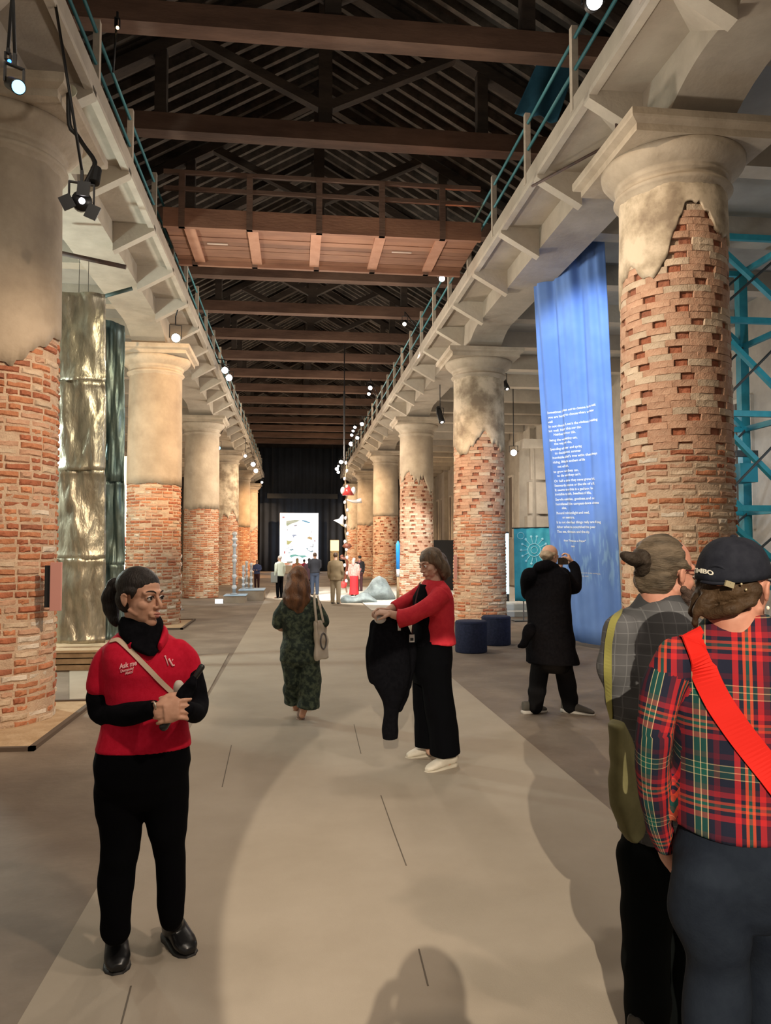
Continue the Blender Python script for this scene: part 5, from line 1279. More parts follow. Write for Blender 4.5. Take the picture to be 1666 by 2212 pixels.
f2.add('hair', h, M('chestnut_hair', (0.055, 0.022, 0.010), 0.5, (0.20, 0.085, 0.032), 5, 5, 0.5, 40, stretch=(4, 4, 0.5)), 0.008, 3, waves(0.005, 50, 3))
s = MB(); f2.torso(s, [(648, 1288, 0, 24, 17), (648, 1298, 0, 38, 22), (648, 1315, 0, 43, 27), (649, 1345, 0, 38, 27), (647, 1375, 0, 35, 26), (647, 1400, 0, 41, 30), (648, 1425, 0, 42, 30), (648, 1438, 0, 26, 20)])
f2.limb(s, [(618, 1304, 0, 12), (606, 1328, 0.02, 14), (600, 1347, 0.03, 14)]); f2.limb(s, [(680, 1304, 0, 12), (692, 1326, 0.02, 13), (699, 1345, 0.02, 12)])
f2.limb(s, [(629, 1425, 0, 21), (630, 1465, 0.03, 18), (631, 1500, 0.12, 18), (634, 1518, 0.15, 20)], re=False); f2.limb(s, [(668, 1425, 0, 23), (669, 1470, 0, 24), (667, 1505, 0, 24), (666, 1528, 0, 25)], re=False)
jump = f2.add('jumpsuit', s, GREEN, 0.009, 6, waves(0.006, 26, 6))
SANDAL = M('tan_sandal_leather', (0.30, 0.19, 0.13), 0.6)
shoe(f2, gr(648, 1548), gr(650, 1566) + Vector((0, 0.16, 0)), SANDAL, SANDAL, 0.042, 0.07, name='sandal', heel_h=0.05)
shoe(f2, gr(640, 1538), gr(642, 1528), M('white_shoe', (0.6, 0.55, 0.5), 0.6), SANDAL, 0.04, 0.07, name='sandal', heel_h=0.03)
tt = thing('tote_bag', 'cream tote bag with a grey ring print carried by the woman in green', 'bag', f2.J(693, 1400, -0.08))
CANV = M('cream_canvas', (0.52, 0.45, 0.36), 0.85, (0.60, 0.53, 0.44), 8, 3)
q = MB(); q.loft([(f2.J(693 + a, y, -0.02), Vector((w * f2.k, 0.12, 0)), Vector((-0.02, 0.025, 0))) for y, w, a in ((1338, 12, -2), (1365, 13, 0), (1400, 14, 1), (1424, 13.5, 2))], 24, 4)
tbag = solid('sack', q, CANV, tt, 0.008, 2, waves(0.005, 30, 9), f2.J(693, 1400, -0.08))
for x0, x1 in ((679, 684), (686, 699)):
    MB().tube([f2.J(x0, 1286, -0.10), f2.J((x0 + x1) / 2 - 1, 1310, -0.14), f2.J(x1, 1345, -0.14)], 0.012, 8, 0.4, None, 4).build('strap', CANV, tt, True)
P = [p for p, _ in drape([tbag], [(698 + 6 * math.cos(a), 1385 + 17 * math.sin(a)) for a in [2 * PI * i / 20 for i in range(21)]], 0.004)]
MB().tube(P, 0.008, 6).build('printed_ring', M('grey_print', (0.13, 0.12, 0.12), 0.8), tt, True)

# ================================================================== woman in red shaking out a coat
g3 = gr(938, 1655)
f3 = Fig('woman in a red jacket and wide black trousers shaking out a black coat', g3.y, (-1, -0.18, 0), (g3.x, g3.y, 0))
RED3 = M('scarlet_jacket', (0.56, 0.022, 0.040), 0.8, (0.64, 0.035, 0.05), 20, 3, 0.15, 120, spec=0.2)
hd = Head(f3.J(931, 1219, 0), (-0.86, -0.46, -0.26), (-0.2, 0, 1), 1.0)
b = MB(); hd.skin(b)
b.tube([hd.W(0, -0.02, -0.05), f3.J(938, 1262, 0)], [0.05, 0.058], 16)
f3.torso(b, [(936, 1262, 0, 36, 20), (936, 1290, 0, 44, 28), (938, 1350, 0, 38, 28), (934, 1410, 0, 44, 34), (932, 1450, 0, 36, 30)])
f3.limb(b, [(952, 1285, -0.18, 14), (905, 1322, -0.22, 12), (862, 1330, -0.20, 9), (843, 1325, -0.18, 7.5)]); f3.limb(b, [(915, 1280, 0.18, 14), (870, 1302, 0.14, 11), (835, 1320, 0.06, 7.5)])
f3.limb(b, [(942, 1430, -0.09, 24), (948, 1530, -0.10, 17), (966, 1645, -0.08, 10)]); f3.limb(b, [(922, 1430, 0.09, 24), (919, 1530, 0.10, 17), (930, 1622, 0.11, 10)])
hand(b, f3.J(846, 1326, -0.18), (-1, 0.05, 0.15), (0.0, 0.3, -1), (-0.1, -1, 0.0), (0.5, 0.9, 0.7), 1.05); hand(b, f3.J(838, 1319, 0.06), (-1, -0.2, 0.1), (0, -0.3, -1), (-0.1, 1, 0), (0.5, 0.9, 0.7), 1.05)
f3.add('body', b, SKIN3, 0.005, 2)
hd.face(f3.root, f3.o, (0.16, 0.08, 0.05), lash=False)
h = MB(); hd.e(h, (0, -0.022, 0.045), (0.088, 0.098, 0.086), 24, 14); hd.t(h, [(0.05, 0.0, 0.09), (0.082, 0.0, 0.03), (0.084, -0.02, -0.05), (0.08, -0.03, -0.10)], (0.03, 0.03, 0.03, 0.016)); hd.t(h, [(-0.05, 0.0, 0.09), (-0.082, 0.0, 0.03), (-0.084, -0.02, -0.06)], (0.03, 0.025, 0.02))
hd.t(h, [(0, -0.07, 0.02), (0, -0.095, -0.04), (0.01, -0.095, -0.10), (0.01, -0.085, -0.135)], (0.075, 0.072, 0.06, 0.03)); hd.t(h, [(0.05, -0.05, 0.0), (0.065, -0.06, -0.06), (0.06, -0.055, -0.125)], (0.05, 0.048, 0.025))
f3.add('hair', h, M('ash_brown_hair', (0.055, 0.034, 0.020), 0.5, (0.20, 0.135, 0.085), 6, 5, 0.5, 40, stretch=(4, 4, 0.6)), 0.006, 3, waves(0.004, 60, 3))
t = MB(); f3.torso(t, [(930, 1262, 0, 30, 22), (922, 1290, 0, 40, 28), (920, 1350, 0, 40, 27), (925, 1395, 0, 44, 34)]); f3.add('black_top', t, BLK, 0.008, 3)
s = MB(); f3.torso(s, [(938, 1254, 0, 30, 18), (938, 1268, 0, 48, 28), (940, 1290, 0, 56, 36), (942, 1330, 0, 55, 37), (942, 1365, 0, 54, 36), (942, 1388, 0, 56, 37)])
f3.limb(s, [(957, 1283, -0.16, 22), (928, 1310, -0.21, 20), (898, 1326, -0.22, 18), (874, 1334, -0.21, 20), (860, 1336, -0.20, 22)], 5, re=False)
f3.limb(s, [(915, 1278, 0.18, 20), (880, 1298, 0.15, 17), (850, 1314, 0.10, 15)], 5, re=False)
f3.add('jacket', s, RED3, 0.008, 4, waves(0.006, 24, 4))
t = MB(); f3.torso(t, [(934, 1380, 0, 46, 40), (932, 1420, 0, 52, 44), (931, 1450, 0, 50, 42), (931, 1475, 0, 38, 36)])
f3.limb(t, [(942, 1430, -0.08, 34), (946, 1500, -0.09, 33), (956, 1560, -0.09, 33), (962, 1628, -0.08, 33)], re=False); f3.limb(t, [(921, 1430, 0.08, 30), (919, 1500, 0.09, 28), (921, 1560, 0.10, 27), (924, 1612, 0.10, 28)], re=False)
f3.add('wide_trousers', t, BLKT, 0.009, 4, waves(0.004, 22, 7))
WSH = M('white_sneaker', (0.66, 0.60, 0.50), 0.6, (0.72, 0.66, 0.56), 20, 3); WSO = M('cream_sole', (0.60, 0.54, 0.44), 0.6)
for hx, hy, tx, ty in ((984, 1657, 921, 1671), (950, 1632, 879, 1640)):
    so = shoe(f3, gr(hx, hy), gr(tx, ty), WSH, WSO, 0.046, 0.10, name='sneaker', heel_h=0.035)
# lanyard badge
bd_ = thing('lanyard_badge', 'small white badge on a dark lanyard hanging at the waist of the woman in red', 'badge', f3.J(890, 1378, -0.1))
MB().tube([f3.J(908, 1258, -0.06), f3.J(898, 1300, -0.12), f3.J(892, 1350, -0.13), f3.J(890, 1370, -0.13)], 0.006, 6, 0.4, None, 3).build('lanyard', M('maroon_lanyard', (0.06, 0.012, 0.015), 0.8), bd_, True)
MB().box(f3.J(890, 1379, -0.13), (0.04, 0.004, 0.058)).build('card', M('badge_card', (0.65, 0.62, 0.6), 0.5), bd_); MB().box(f3.J(890, 1381, -0.134), (0.025, 0.003, 0.02)).build('printed_mark', m_black, bd_)
# the coat
ct = thing('black_coat', 'black coat swinging from the outstretched hands of the woman in red', 'coat', f3.J(842, 1450, -0.1))
q = MB(); f3c = Fig.__new__(Fig); f3c.Y = g3.y; f3c.k = f3.k; f3c.F = Vector((0.1, 1, 0)).normalized(); f3c.S = Vector((1, -0.1, 0)).normalized(); f3c.o = f3.J(842, 1450, -0.1)
f3c.torso(q, [(836, 1324, -0.12, 15, 14), (836, 1340, -0.12, 25, 20), (838, 1370, -0.12, 38, 24), (840, 1410, -0.12, 45, 26), (843, 1450, -0.12, 43, 26), (846, 1485, -0.12, 36, 24), (848, 1510, -0.12, 24, 20), (846, 1530, -0.12, 15, 14)])
f3c.limb(q, [(848, 1470, -0.13, 30), (847, 1505, -0.13, 22), (845, 1540, -0.13, 17), (844, 1596, -0.13, 16)], 4, 14, 0.7, False); f3c.limb(q, [(862, 1440, -0.10, 22), (868, 1490, -0.10, 18), (862, 1530, -0.10, 8)], 4, 14, 0.8)
f3c.limb(q, [(812, 1350, -0.10, 10), (800, 1400, -0.10, 10), (806, 1470, -0.10, 8)]); f3c.limb(q, [(862, 1335, -0.10, 12), (885, 1400, -0.08, 14), (880, 1480, -0.08, 10)])
solid('coat_cloth', q, BLK, ct, 0.008, 2, waves(0.007, 22, 3), f3c.o)
MB().tube([f3.J(858, 1328, -0.19), f3.J(862, 1345, -0.2), f3.J(863, 1362, -0.2)], 0.012, 8, 0.3, None, 3).build('white_lining', M('white_lining', (0.6, 0.58, 0.56), 0.7), ct, True)
MB().ell(f3.J(823, 1338, -0.16), (0.05, 0.04, 0.035)).build('pale_collar_lining', M('white_lining', (0.6, 0.58, 0.56), 0.7), ct, True)

# ================================================================== man in the long black coat
g4 = gr(1200, 1541)
f4 = Fig('balding man in a long black coat photographing the blue banner', g4.y, (0.70, 0.71, 0), (g4.x, g4.y, 0))
hd = Head(f4.J(1188, 1202, 0), (0.86, 0.42, -0.28), (0.25, 0.1, 1), 1.0)
b = MB(); hd.skin(b, True)
b.tube([hd.W(0, -0.02, -0.05), f4.J(1183, 1240, 0)], [0.055, 0.065], 16)
f4.torso(b, [(1184, 1240, 0, 40, 20), (1184, 1280, 0, 42, 26), (1188, 1360, 0, 38, 26), (1190, 1420, 0, 40, 26)])
f4.limb(b, [(1218, 1245, 0, 14), (1240, 1272, 0.12, 11), (1243, 1240, 0.2, 9), (1234, 1214, 0.24, 7)]); f4.limb(b, [(1146, 1245, 0, 13), (1150, 1285, 0.22, 11), (1190, 1250, 0.4, 8), (1210, 1222, 0.42, 7)])
f4.limb(b, [(1168, 1430, 0.04, 13), (1161, 1485, 0, 11), (1156, 1532, 0, 9)]); f4.limb(b, [(1213, 1430, 0.04, 13), (1226, 1485, 0, 11), (1234, 1532, 0, 9)])
hand(b, f4.J(1235, 1216, 0.24), (-0.35, 0.1, 0.9), (-0.7, 0.3, 0), (-0.2, -1, 0.3), (0.6, 0.9, 0.7), 1.1); hand(b, f4.J(1210, 1222, 0.42), (0.3, -0.1, 0.9), (0.5, -0.5, 0), (0.2, 0.6, 0.4), (0.6, 0.9, 0.7), 1.0)
f4.add('body', b, SKIN3, 0.008, 3); hd.face(f4.root, f4.o, (0.25, 0.2, 0.15))
h = MB(); hd.e(h, (0, -0.045, 0.0), (0.081, 0.070, 0.062), 24, 14); hd.t(h, [(0.074, -0.02, 0.02), (0.076, 0.005, 0.0)], (0.022, 0.01)); hd.t(h, [(-0.074, -0.02, 0.02), (-0.076, 0.005, 0.0)], (0.022, 0.01))
f4.add('hair', h, M('grey_blond_hair', (0.22, 0.16, 0.10), 0.6, (0.40, 0.32, 0.23), 12, 4, 0.5, 50), 0.007, 2, waves(0.004, 70, 3))
s = MB(); f4.torso(s, [(1184, 1222, 0, 26, 20), (1184, 1238, 0, 48, 28), (1184, 1258, 0, 54, 33), (1185, 1300, 0, 50, 34), (1187, 1345, 0, 50, 34), (1190, 1390, 0, 56, 38), (1193, 1432, 0, 60, 42)])
f4.limb(s, [(1214, 1244, 0, 21), (1236, 1268, 0.10, 18), (1244, 1252, 0.16, 15), (1243, 1230, 0.2, 13), (1238, 1222, 0.22, 12)], 5); f4.limb(s, [(1146, 1244, 0, 19), (1140, 1266, 0.1, 17), (1150, 1285, 0.22, 16), (1185, 1252, 0.38, 12), (1203, 1232, 0.40, 11)], 5)
f4.limb(s, [(1145, 1360, -0.02, 14), (1132, 1388, -0.03, 10), (1122, 1395, -0.03, 4)]); f4.limb(s, [(1165, 1226, -0.05, 14), (1180, 1222, -0.1, 14), (1200, 1228, -0.06, 12)])
f4.add('long_coat', s, BLK, 0.009, 4, waves(0.006, 20, 5))
t = MB(); f4.limb(t, [(1170, 1412, 0.05, 21), (1162, 1480, 0, 20), (1157, 1526, 0, 16)]); f4.limb(t, [(1212, 1412, 0.05, 22), (1225, 1480, 0, 21), (1233, 1526, 0, 17)]); f4.torso(t, [(1190, 1405, 0, 36, 26), (1190, 1440, 0, 40, 28), (1190, 1452, 0, 34, 22)])
f4.add('trousers', t, M('charcoal_trousers', (0.008, 0.0075, 0.008), 0.95, spec=0.08), 0.009, 3, waves(0.004, 28, 5))
TS = M('taupe_sneaker', (0.085, 0.075, 0.062), 0.7); TSO = M('pale_sneaker_sole', (0.50, 0.46, 0.41), 0.6)
shoe(f4, gr(1130, 1543), gr(1180, 1537), TS, TSO, 0.048, 0.10, name='sneaker', heel_h=0.035); shoe(f4, gr(1214, 1538), gr(1284, 1546), TS, TSO, 0.048, 0.10, name='sneaker', heel_h=0.035)
ph = thing('smartphone', 'black phone held up by the man in the long black coat', 'phone', f4.J(1216, 1210, 0.36))
bevel(MB().box(f4.J(1217, 1212, 0.36), (0.16, 0.012, 0.078), Matrix.Rotation(0.45, 3, 'Z')).build('case', m_black, ph), 0.004); MB().box(f4.J(1217, 1212, 0.352) + Vector((0, 0, 0)), (0.012, 0.010, 0.012)).build('lens', m_black, ph)

# ================================================================== man with the hair bun (right foreground)
Y5 = 2.58; g5 = Vector((at(1425, 1600, Y5).x, Y5, 0))
f5 = Fig('man with a grey-brown hair bun and beard in a grey checked jacket', Y5, (0.80, 0.60, 0), g5)
hd = Head(f5.J(1440, 1238, 0), (0.95, 0.30, -0.06), (0.05, 0, 1), 1.10)
b = MB(); hd.skin(b, True)
b.tube([hd.W(0, -0.03, -0.05), f5.J(1428, 1330, 0)], [0.062, 0.075], 18)
f5.torso(b, [(1425, 1325, 0, 80, 50), (1420, 1400, 0, 95, 65), (1420, 1600, 0, 85, 65), (1425, 1780, 0, 85, 65), (1425, 1850, 0, 75, 60)])
f5.limb(b, [(1338, 1370, 0, 36), (1340, 1500, 0.05, 30), (1385, 1610, 0.22, 24), (1450, 1640, 0.4, 16)]); f5.limb(b, [(1500, 1370, 0.10, 36), (1520, 1500, 0.2, 30), (1540, 1600, 0.4, 22)])
f5.limb(b, [(1395, 1850, 0, 42), (1397, 2050, 0, 34), (1397, 2260, 0, 24)]); f5.limb(b, [(1470, 1850, 0.05, 42), (1471, 2050, 0.05, 34), (1468, 2255, 0.05, 24)])
hand(b, f5.J(1450, 1640, 0.4), (0.8, 0.5, 0.1), (0, 0.2, -1), (-0.5, 0.8, 0)); hand(b, f5.J(1540, 1600, 0.4), (0.6, 0.7, 0.1), (0, 0.2, -1), (0.6, -0.6, 0))
f5.add('body', b, SKIN2, 0.006, 3); hd.face(f5.root, f5.o, (0.1, 0.07, 0.05))
h = MB(); hd.e(h, (0, -0.030, 0.042), (0.079, 0.088, 0.083), 28, 16); hd.e(h, (0, -0.052, -0.02), (0.074, 0.056, 0.06)); hd.t(h, [(-0.073, -0.01, 0.03), (-0.076, 0.02, 0.02)], (0.02, 0.008)); hd.t(h, [(0.073, -0.01, 0.03), (0.076, 0.02, 0.02)], (0.02, 0.008))
HB = M('slicked_grey_brown_hair', (0.04, 0.030, 0.020), 0.5, (0.14, 0.105, 0.072), 7, 6, 0.5, 50, stretch=(1, 1, 6), spec=0.2)
hair5 = f5.add('hair', h, HB, 0.0055, 2, waves(0.0025, 120, 3))
h = MB(); f5.limb(h, [(1384, 1212, -0.05, 16), (1370, 1206, -0.08, 17), (1354, 1203, -0.09, 13)], 4, 16); f5.limb(h, [(1385, 1210, -0.05, 24), (1390, 1222, -0.05, 22)], 3, 14)
solid('bun', h, M('dark_bun_hair', (0.018, 0.013, 0.010), 0.6, (0.04, 0.03, 0.022), 20, 4, 0.5, 60, spec=0.12), hair5, 0.0055, 2, waves(0.004, 90, 8), f5.o)
h = MB(); hd.t(h, [(0.066, 0.01, -0.05), (0.055, 0.045, -0.085), (0.0, 0.085, -0.11), (-0.055, 0.045, -0.085), (-0.066, 0.01, -0.05)], (0.014, 0.026, 0.032, 0.026, 0.014)); hd.t(h, [(0.03, 0.088, -0.048), (0, 0.098, -0.046), (-0.03, 0.088, -0.048)], 0.010)
f5.add('beard', h, M('dark_beard', (0.035, 0.018, 0.012), 0.8, (0.08, 0.045, 0.03), 30, 4, 0.5, 90), 0.006, 2, waves(0.004, 120, 5))
gl = thing('eyeglasses', 'dark red-framed glasses worn by the man with the hair bun', 'glasses', hd.W(0, 0.09, 0.005))
for q in (-1, 1):
    MB().tube([hd.W(q * 0.080, -0.02, 0.002), hd.W(q * 0.082, 0.0, 0.012), hd.W(q * 0.076, 0.06, 0.012), hd.W(q * 0.066, 0.097, 0.010)], 0.0026, 8, 1, None, 3).build('temple_arm', M('dark_red_frame', (0.07, 0.012, 0.012), 0.4), gl, True)
    MB().tube([hd.W(q * 0.036 + 0.027 * math.cos(a), 0.102, 0.002 + 0.02 * math.sin(a)) for a in [2 * PI * i / 20 for i in range(21)]], 0.0022, 6).build('rim', M('dark_red_frame', (0.07, 0.012, 0.012), 0.4), gl, True)
s = MB(); f5.torso(s, [(1424, 1300, 0, 50, 42), (1422, 1318, 0, 78, 52), (1420, 1340, 0, 100, 64), (1418, 1390, 0, 108, 78), (1418, 1480, 0, 110, 82), (1420, 1600, 0, 102, 80), (1424, 1720, 0, 98, 80), (1426, 1800, 0, 96, 78)])
f5.limb(s, [(1345, 1365, -0.02, 42), (1336, 1440, 0, 42), (1345, 1520, 0.06, 39), (1385, 1605, 0.20, 34), (1440, 1640, 0.36, 26)], 5, 20); f5.limb(s, [(1498, 1365, 0.08, 40), (1518, 1480, 0.16, 38), (1536, 1590, 0.36, 28)], 5, 20)
def check_mat(name, base, line, sc, wid, extra=None):
    m = bpy.data.materials.new(name); m.use_nodes = True; nt = m.node_tree; N = nt.nodes; L = nt.links; b = N['Principled BSDF']; b.inputs['Roughness'].default_value = 0.85; b.inputs['Specular IOR Level'].default_value = 0.2
    tc = N.new('ShaderNodeTexCoord'); sx = N.new('ShaderNodeSeparateXYZ'); L.new(tc.outputs['Object'], sx.inputs[0])
    def lines(sock, s):
        a = N.new('ShaderNodeMath'); a.operation = 'MULTIPLY'; a.inputs[1].default_value = s; f = N.new('ShaderNodeMath'); f.operation = 'FRACT'; c = N.new('ShaderNodeMath'); c.operation = 'LESS_THAN'; c.inputs[1].default_value = wid
        L.new(sock, a.inputs[0]); L.new(a.outputs[0], f.inputs[0]); L.new(f.outputs[0], c.inputs[0]); return c.outputs[0]
    mxm = N.new('ShaderNodeMath'); mxm.operation = 'MAXIMUM'; L.new(lines(sx.outputs[0], sc), mxm.inputs[0]); L.new(lines(sx.outputs[2], sc), mxm.inputs[1])
    mx = N.new('ShaderNodeMix'); mx.data_type = 'RGBA'; mx.inputs[6].default_value = (*base, 1); mx.inputs[7].default_value = (*line, 1); L.new(mxm.outputs[0], mx.inputs[0]); L.new(mx.outputs[2], b.inputs['Base Color']); return m
jk5 = f5.add('jacket', s, check_mat('grey_windowpane_check', (0.082, 0.082, 0.086), (0.13, 0.13, 0.135), 27, 0.08), 0.007, 4, waves(0.006, 26, 4))
c = MB(); f5.torso(c, [(1426, 1283, 0, 46, 40), (1425, 1300, 0, 56, 46), (1424, 1318, 0, 72, 52)]); f5.add('collar', c, M('dark_collar_knit', (0.035, 0.036, 0.04), 0.9), 0.006, 3, parent=jk5)
t = MB(); f5.torso(t, [(1426, 1780, 0, 86, 66), (1427, 1850, 0, 88, 66), (1428, 1905, 0, 70, 55)]); f5.limb(t, [(1395, 1850, -0.02, 60), (1397, 2020, 0, 54), (1398, 2150, 0, 48), (1398, 2255, 0, 46)], 4, 18); f5.limb(t, [(1470, 1850, 0.06, 58), (1472, 2020, 0.06, 52), (1470, 2150, 0.05, 46), (1468, 2250, 0.05, 44)], 4, 18)
f5.add('trousers', t, M('black_green_trousers', (0.0035, 0.0045, 0.0045), 0.95, spec=0.06), 0.008, 4, waves(0.006, 20, 9))
for x, d in ((1395, 0), (1470, 0.06)):
    hp = f5.J(x, 2270, d); hp.z = 0; shoe(f5, hp - f5.F * 0.07, hp + f5.F * 0.19, LEATH, M('boot_sole', (0.015, 0.013, 0.012), 0.6), 0.05, 0.10, name='shoe', heel_h=0.03)
mb5 = thing('messenger_bag', 'olive green messenger bag hanging at the hip of the man with the hair bun', 'bag', f5.J(1345, 1700, -0.12))
OL = M('olive_canvas', (0.105, 0.095, 0.035), 0.85, (0.15, 0.135, 0.055), 10, 4)
q = MB(); q.loft([(f5.J(x, y, -0.14), Vector((w * f5.k, 0.05, 0)), Vector((-0.012, 0.035, 0))) for x, y, w in ((1330, 1560, 18), (1342, 1600, 30), (1348, 1660, 38), (1356, 1730, 40), (1368, 1790, 36), (1372, 1806, 28))], 24, 3)
solid('sack', q, OL, mb5, 0.006, 3, waves(0.005, 30, 2))
ribbon('strap', [jk5], [(1342, 1318), (1325, 1345), (1316, 1390), (1314, 1450), (1318, 1520), (1326, 1575)], 0.028, M('olive_yellow_strap', (0.26, 0.24, 0.06), 0.8), mb5, 0.003)

# ================================================================== person in the plaid shirt and cap (right edge)
Y6 = 1.78; g6 = Vector((at(1595, 1700, Y6).x, Y6, 0))
f6 = Fig('person in a red and green plaid shirt, navy trousers and dark cap, at right edge', Y6, (0.50, 0.86, 0), g6)
hd = Head(f6.J(1588, 1268, 0), (0.80, 0.60, -0.02), (0.04, 0, 1), 1.0)
b = MB(); hd.skin(b)
b.tube([hd.W(0, -0.025, -0.05), f6.J(1592, 1375, 0)], [0.055, 0.068], 18)
f6.torso(b, [(1592, 1372, 0, 80, 50), (1588, 1440, 0, 110, 70), (1590, 1600, 0, 100, 70), (1595, 1760, 0, 100, 70), (1595, 1860, 0, 105, 75)])
f6.limb(b, [(1460, 1440, 0, 40), (1415, 1570, 0, 32), (1412, 1690, 0.05, 26), (1440, 1825, 0.14, 18)]); f6.limb(b, [(1720, 1440, 0.06, 40), (1765, 1570, 0.06, 32), (1770, 1690, 0.1, 26), (1740, 1800, 0.2, 18)])
f6.limb(b, [(1530, 1900, 0, 55), (1542, 2100, 0.01, 42), (1548, 2640, 0, 26)]); f6.limb(b, [(1665, 1900, 0.05, 55), (1675, 2100, 0.05, 42), (1672, 2620, 0.05, 26)])
hand(b, f6.J(1440, 1825, 0.14), (0.35, 0.5, -0.8), (0.8, 0.0, 0.4), (0.3, 0.9, 0.3), (0.5, 0.7, 0.5)); hand(b, f6.J(1740, 1800, 0.2), (-0.2, 0.6, -0.7), (-0.8, 0, 0), (-0.2, 0.9, 0.3))
f6.add('body', b, SKIN2, 0.0055, 3); hd.face(f6.root, f6.o)
h = MB(); hd.e(h, (0, -0.046, -0.004), (0.077, 0.052, 0.050), 24, 14); hd.t(h, [(-0.06, -0.06, -0.03), (-0.02, -0.095, -0.055), (0.03, -0.085, -0.06), (0.06, -0.05, -0.05)], (0.012, 0.016, 0.016, 0.010)); hd.t(h, [(0.03, -0.09, -0.03), (0.055, -0.095, -0.065), (0.06, -0.085, -0.10)], (0.018, 0.012, 0.004)); hd.t(h, [(0.06, -0.06, -0.02), (0.072, -0.065, -0.06), (0.066, -0.06, -0.085)], (0.018, 0.012, 0.005))
f6.add('hair', h, M('brown_tucked_hair', (0.018, 0.010, 0.006), 0.55, (0.065, 0.038, 0.020), 10, 5, 0.4, 60, spec=0.12), 0.005, 2, waves(0.004, 110, 3))
# cap as its own thing, worn
NAVY = M('faded_navy_cotton', (0.009, 0.010, 0.016), 0.9, (0.016, 0.0175, 0.025), 25, 3, 0.1, 200, spec=0.15)
cp = thing('baseball_cap', 'faded navy baseball cap with white letters worn by the person in plaid', 'cap', hd.W(0, -0.02, 0.06))
q = MB(); rings = []
for i in range(13):
    ph = i / 12 * PI / 2 * 0.985; rr = math.cos(ph); hh = math.sin(ph)
    ring = []
    for kk in range(40):
        a = 2 * PI * kk / 40; dip = 0.014 * max(0, -math.sin(a)) * (1 - hh)
        ring.append(hd.W(0.0845 * rr ** 0.75 * math.cos(a), -0.012 + 0.104 * rr ** 0.75 * math.sin(a), 0.026 + 0.098 * hh - dip))
    rings.append(ring)
q.rings(rings); crown = q.build('crown', NAVY, cp, True)
bl = sheet(lambda u, v: hd.W(0.078 * (2 * u - 1) * (1 - 0.25 * v), 0.07 + 0.085 * v * math.sqrt(max(0, 1 - (2 * u - 1) ** 2 * 0.75)), 0.026 - 0.010 * v - 0.016 * (2 * u - 1) ** 2), 16, 8, 0.004); bl.build('brim', NAVY, cp, True)
MB().ell(hd.W(0, -0.012, 0.1245), (0.008 , 0.008, 0.005)).build('top_button', NAVY, cp, True)
arch = MB(); arch.tube([hd.W(0.030 * math.cos(a), -0.112 + 0.012 * math.cos(a) ** 2, 0.020 + 0.032 * math.sin(a)) for a in [PI * i / 14 for i in range(15)]], 0.003, 8); arch.build('back_arch_seam', NAVY, cp, True)
MB().tube([hd.W(-0.034, -0.108, 0.012), hd.W(0, -0.116, 0.010), hd.W(0.034, -0.108, 0.012)], 0.008, 8, 0.5, None, 3).build('back_strap', NAVY, cp, True)
MB().box(hd.W(-0.033, -0.114, 0.010), (0.022, 0.006, 0.014), Matrix.Rotation(0.3, 3, 'Y')).build('strap_buckle', M('brass_buckle', (0.45, 0.38, 0.24), 0.4, metal=0.6), cp)
for q_ in ((1602, 1262), (1612, 1274)): MB().ell(f6.J(q_[0], q_[1], -0.10), (0.003,) * 3).build('rivet', M('brass_buckle', (0.45, 0.38, 0.24), 0.4, metal=0.6), cp)
m_capt = M('cream_embroidery', (0.72, 0.68, 0.58), 0.7)
TREES.pop('crown', None)
textobj('cap_lettering', 'KIMBO', 1.0, m_capt, lambda x, y, h: (lambda r: r[0][0] + r[0][1] * h * 0.5 if r else hd.W(0, -0.1, 0.05))(drape([crown], [(1489 + x * 17.5, 1236 - y * 13.5 + 0.0035 * (x * 17.5 - 18) ** 2 + x * 1.0)], 0.0015)), cp, offset=0.03)
def plaid_mat():
    m = bpy.data.materials.new('red_green_plaid'); m.use_nodes = True; nt = m.node_tree; N = nt.nodes; L = nt.links; b = N['Principled BSDF']; b.inputs['Roughness'].default_value = 0.9; b.inputs['Specular IOR Level'].default_value = 0.15
    tc = N.new('ShaderNodeAttribute'); tc.attribute_name = 'weave'
    sx = N.new('ShaderNodeSeparateXYZ'); L.new(tc.outputs['Vector'], sx.inputs[0])
    def ramp(sock, s, off):
        a = N.new('ShaderNodeMath'); a.operation = 'MULTIPLY_ADD'; a.inputs[1].default_value = s; a.inputs[2].default_value = off; f = N.new('ShaderNodeMath'); f.operation = 'FRACT'
        L.new(sock, a.inputs[0]); L.new(a.outputs[0], f.inputs[0]); r = N.new('ShaderNodeValToRGB'); r.color_ramp.interpolation = 'CONSTANT'
        e = r.color_ramp.elements; NV = (0.012, 0.014, 0.028); GR = (0.010, 0.075, 0.060); RD = (0.42, 0.018, 0.022); OR = (0.55, 0.07, 0.03); CR = (0.50, 0.42, 0.24); MR = (0.09, 0.012, 0.022)
        seq = [(0.0, NV), (0.10, RD), (0.17, NV), (0.22, OR), (0.255, GR), (0.295, OR), (0.33, NV), (0.38, RD), (0.45, MR), (0.52, NV), (0.62, CR), (0.632, GR), (0.70, CR), (0.712, GR), (0.78, CR), (0.792, NV), (0.86, MR), (0.93, NV)]
        e[0].position = 0; e[0].color = (*seq[0][1], 1); e[1].position = seq[1][0]; e[1].color = (*seq[1][1], 1)
        for p, c in seq[2:]: q = e.new(p); q.color = (*c, 1)
        L.new(f.outputs[0], r.inputs[0]); return r.outputs[0]
    mx = N.new('ShaderNodeMix'); mx.data_type = 'RGBA'; mx.inputs[0].default_value = 0.36
    L.new(ramp(sx.outputs[0], 5.4, 0.15), mx.inputs[6]); L.new(ramp(sx.outputs[2], 5.4, 0.35), mx.inputs[7]); L.new(mx.outputs[2], b.inputs['Base Color']); return m
PLAID = plaid_mat()
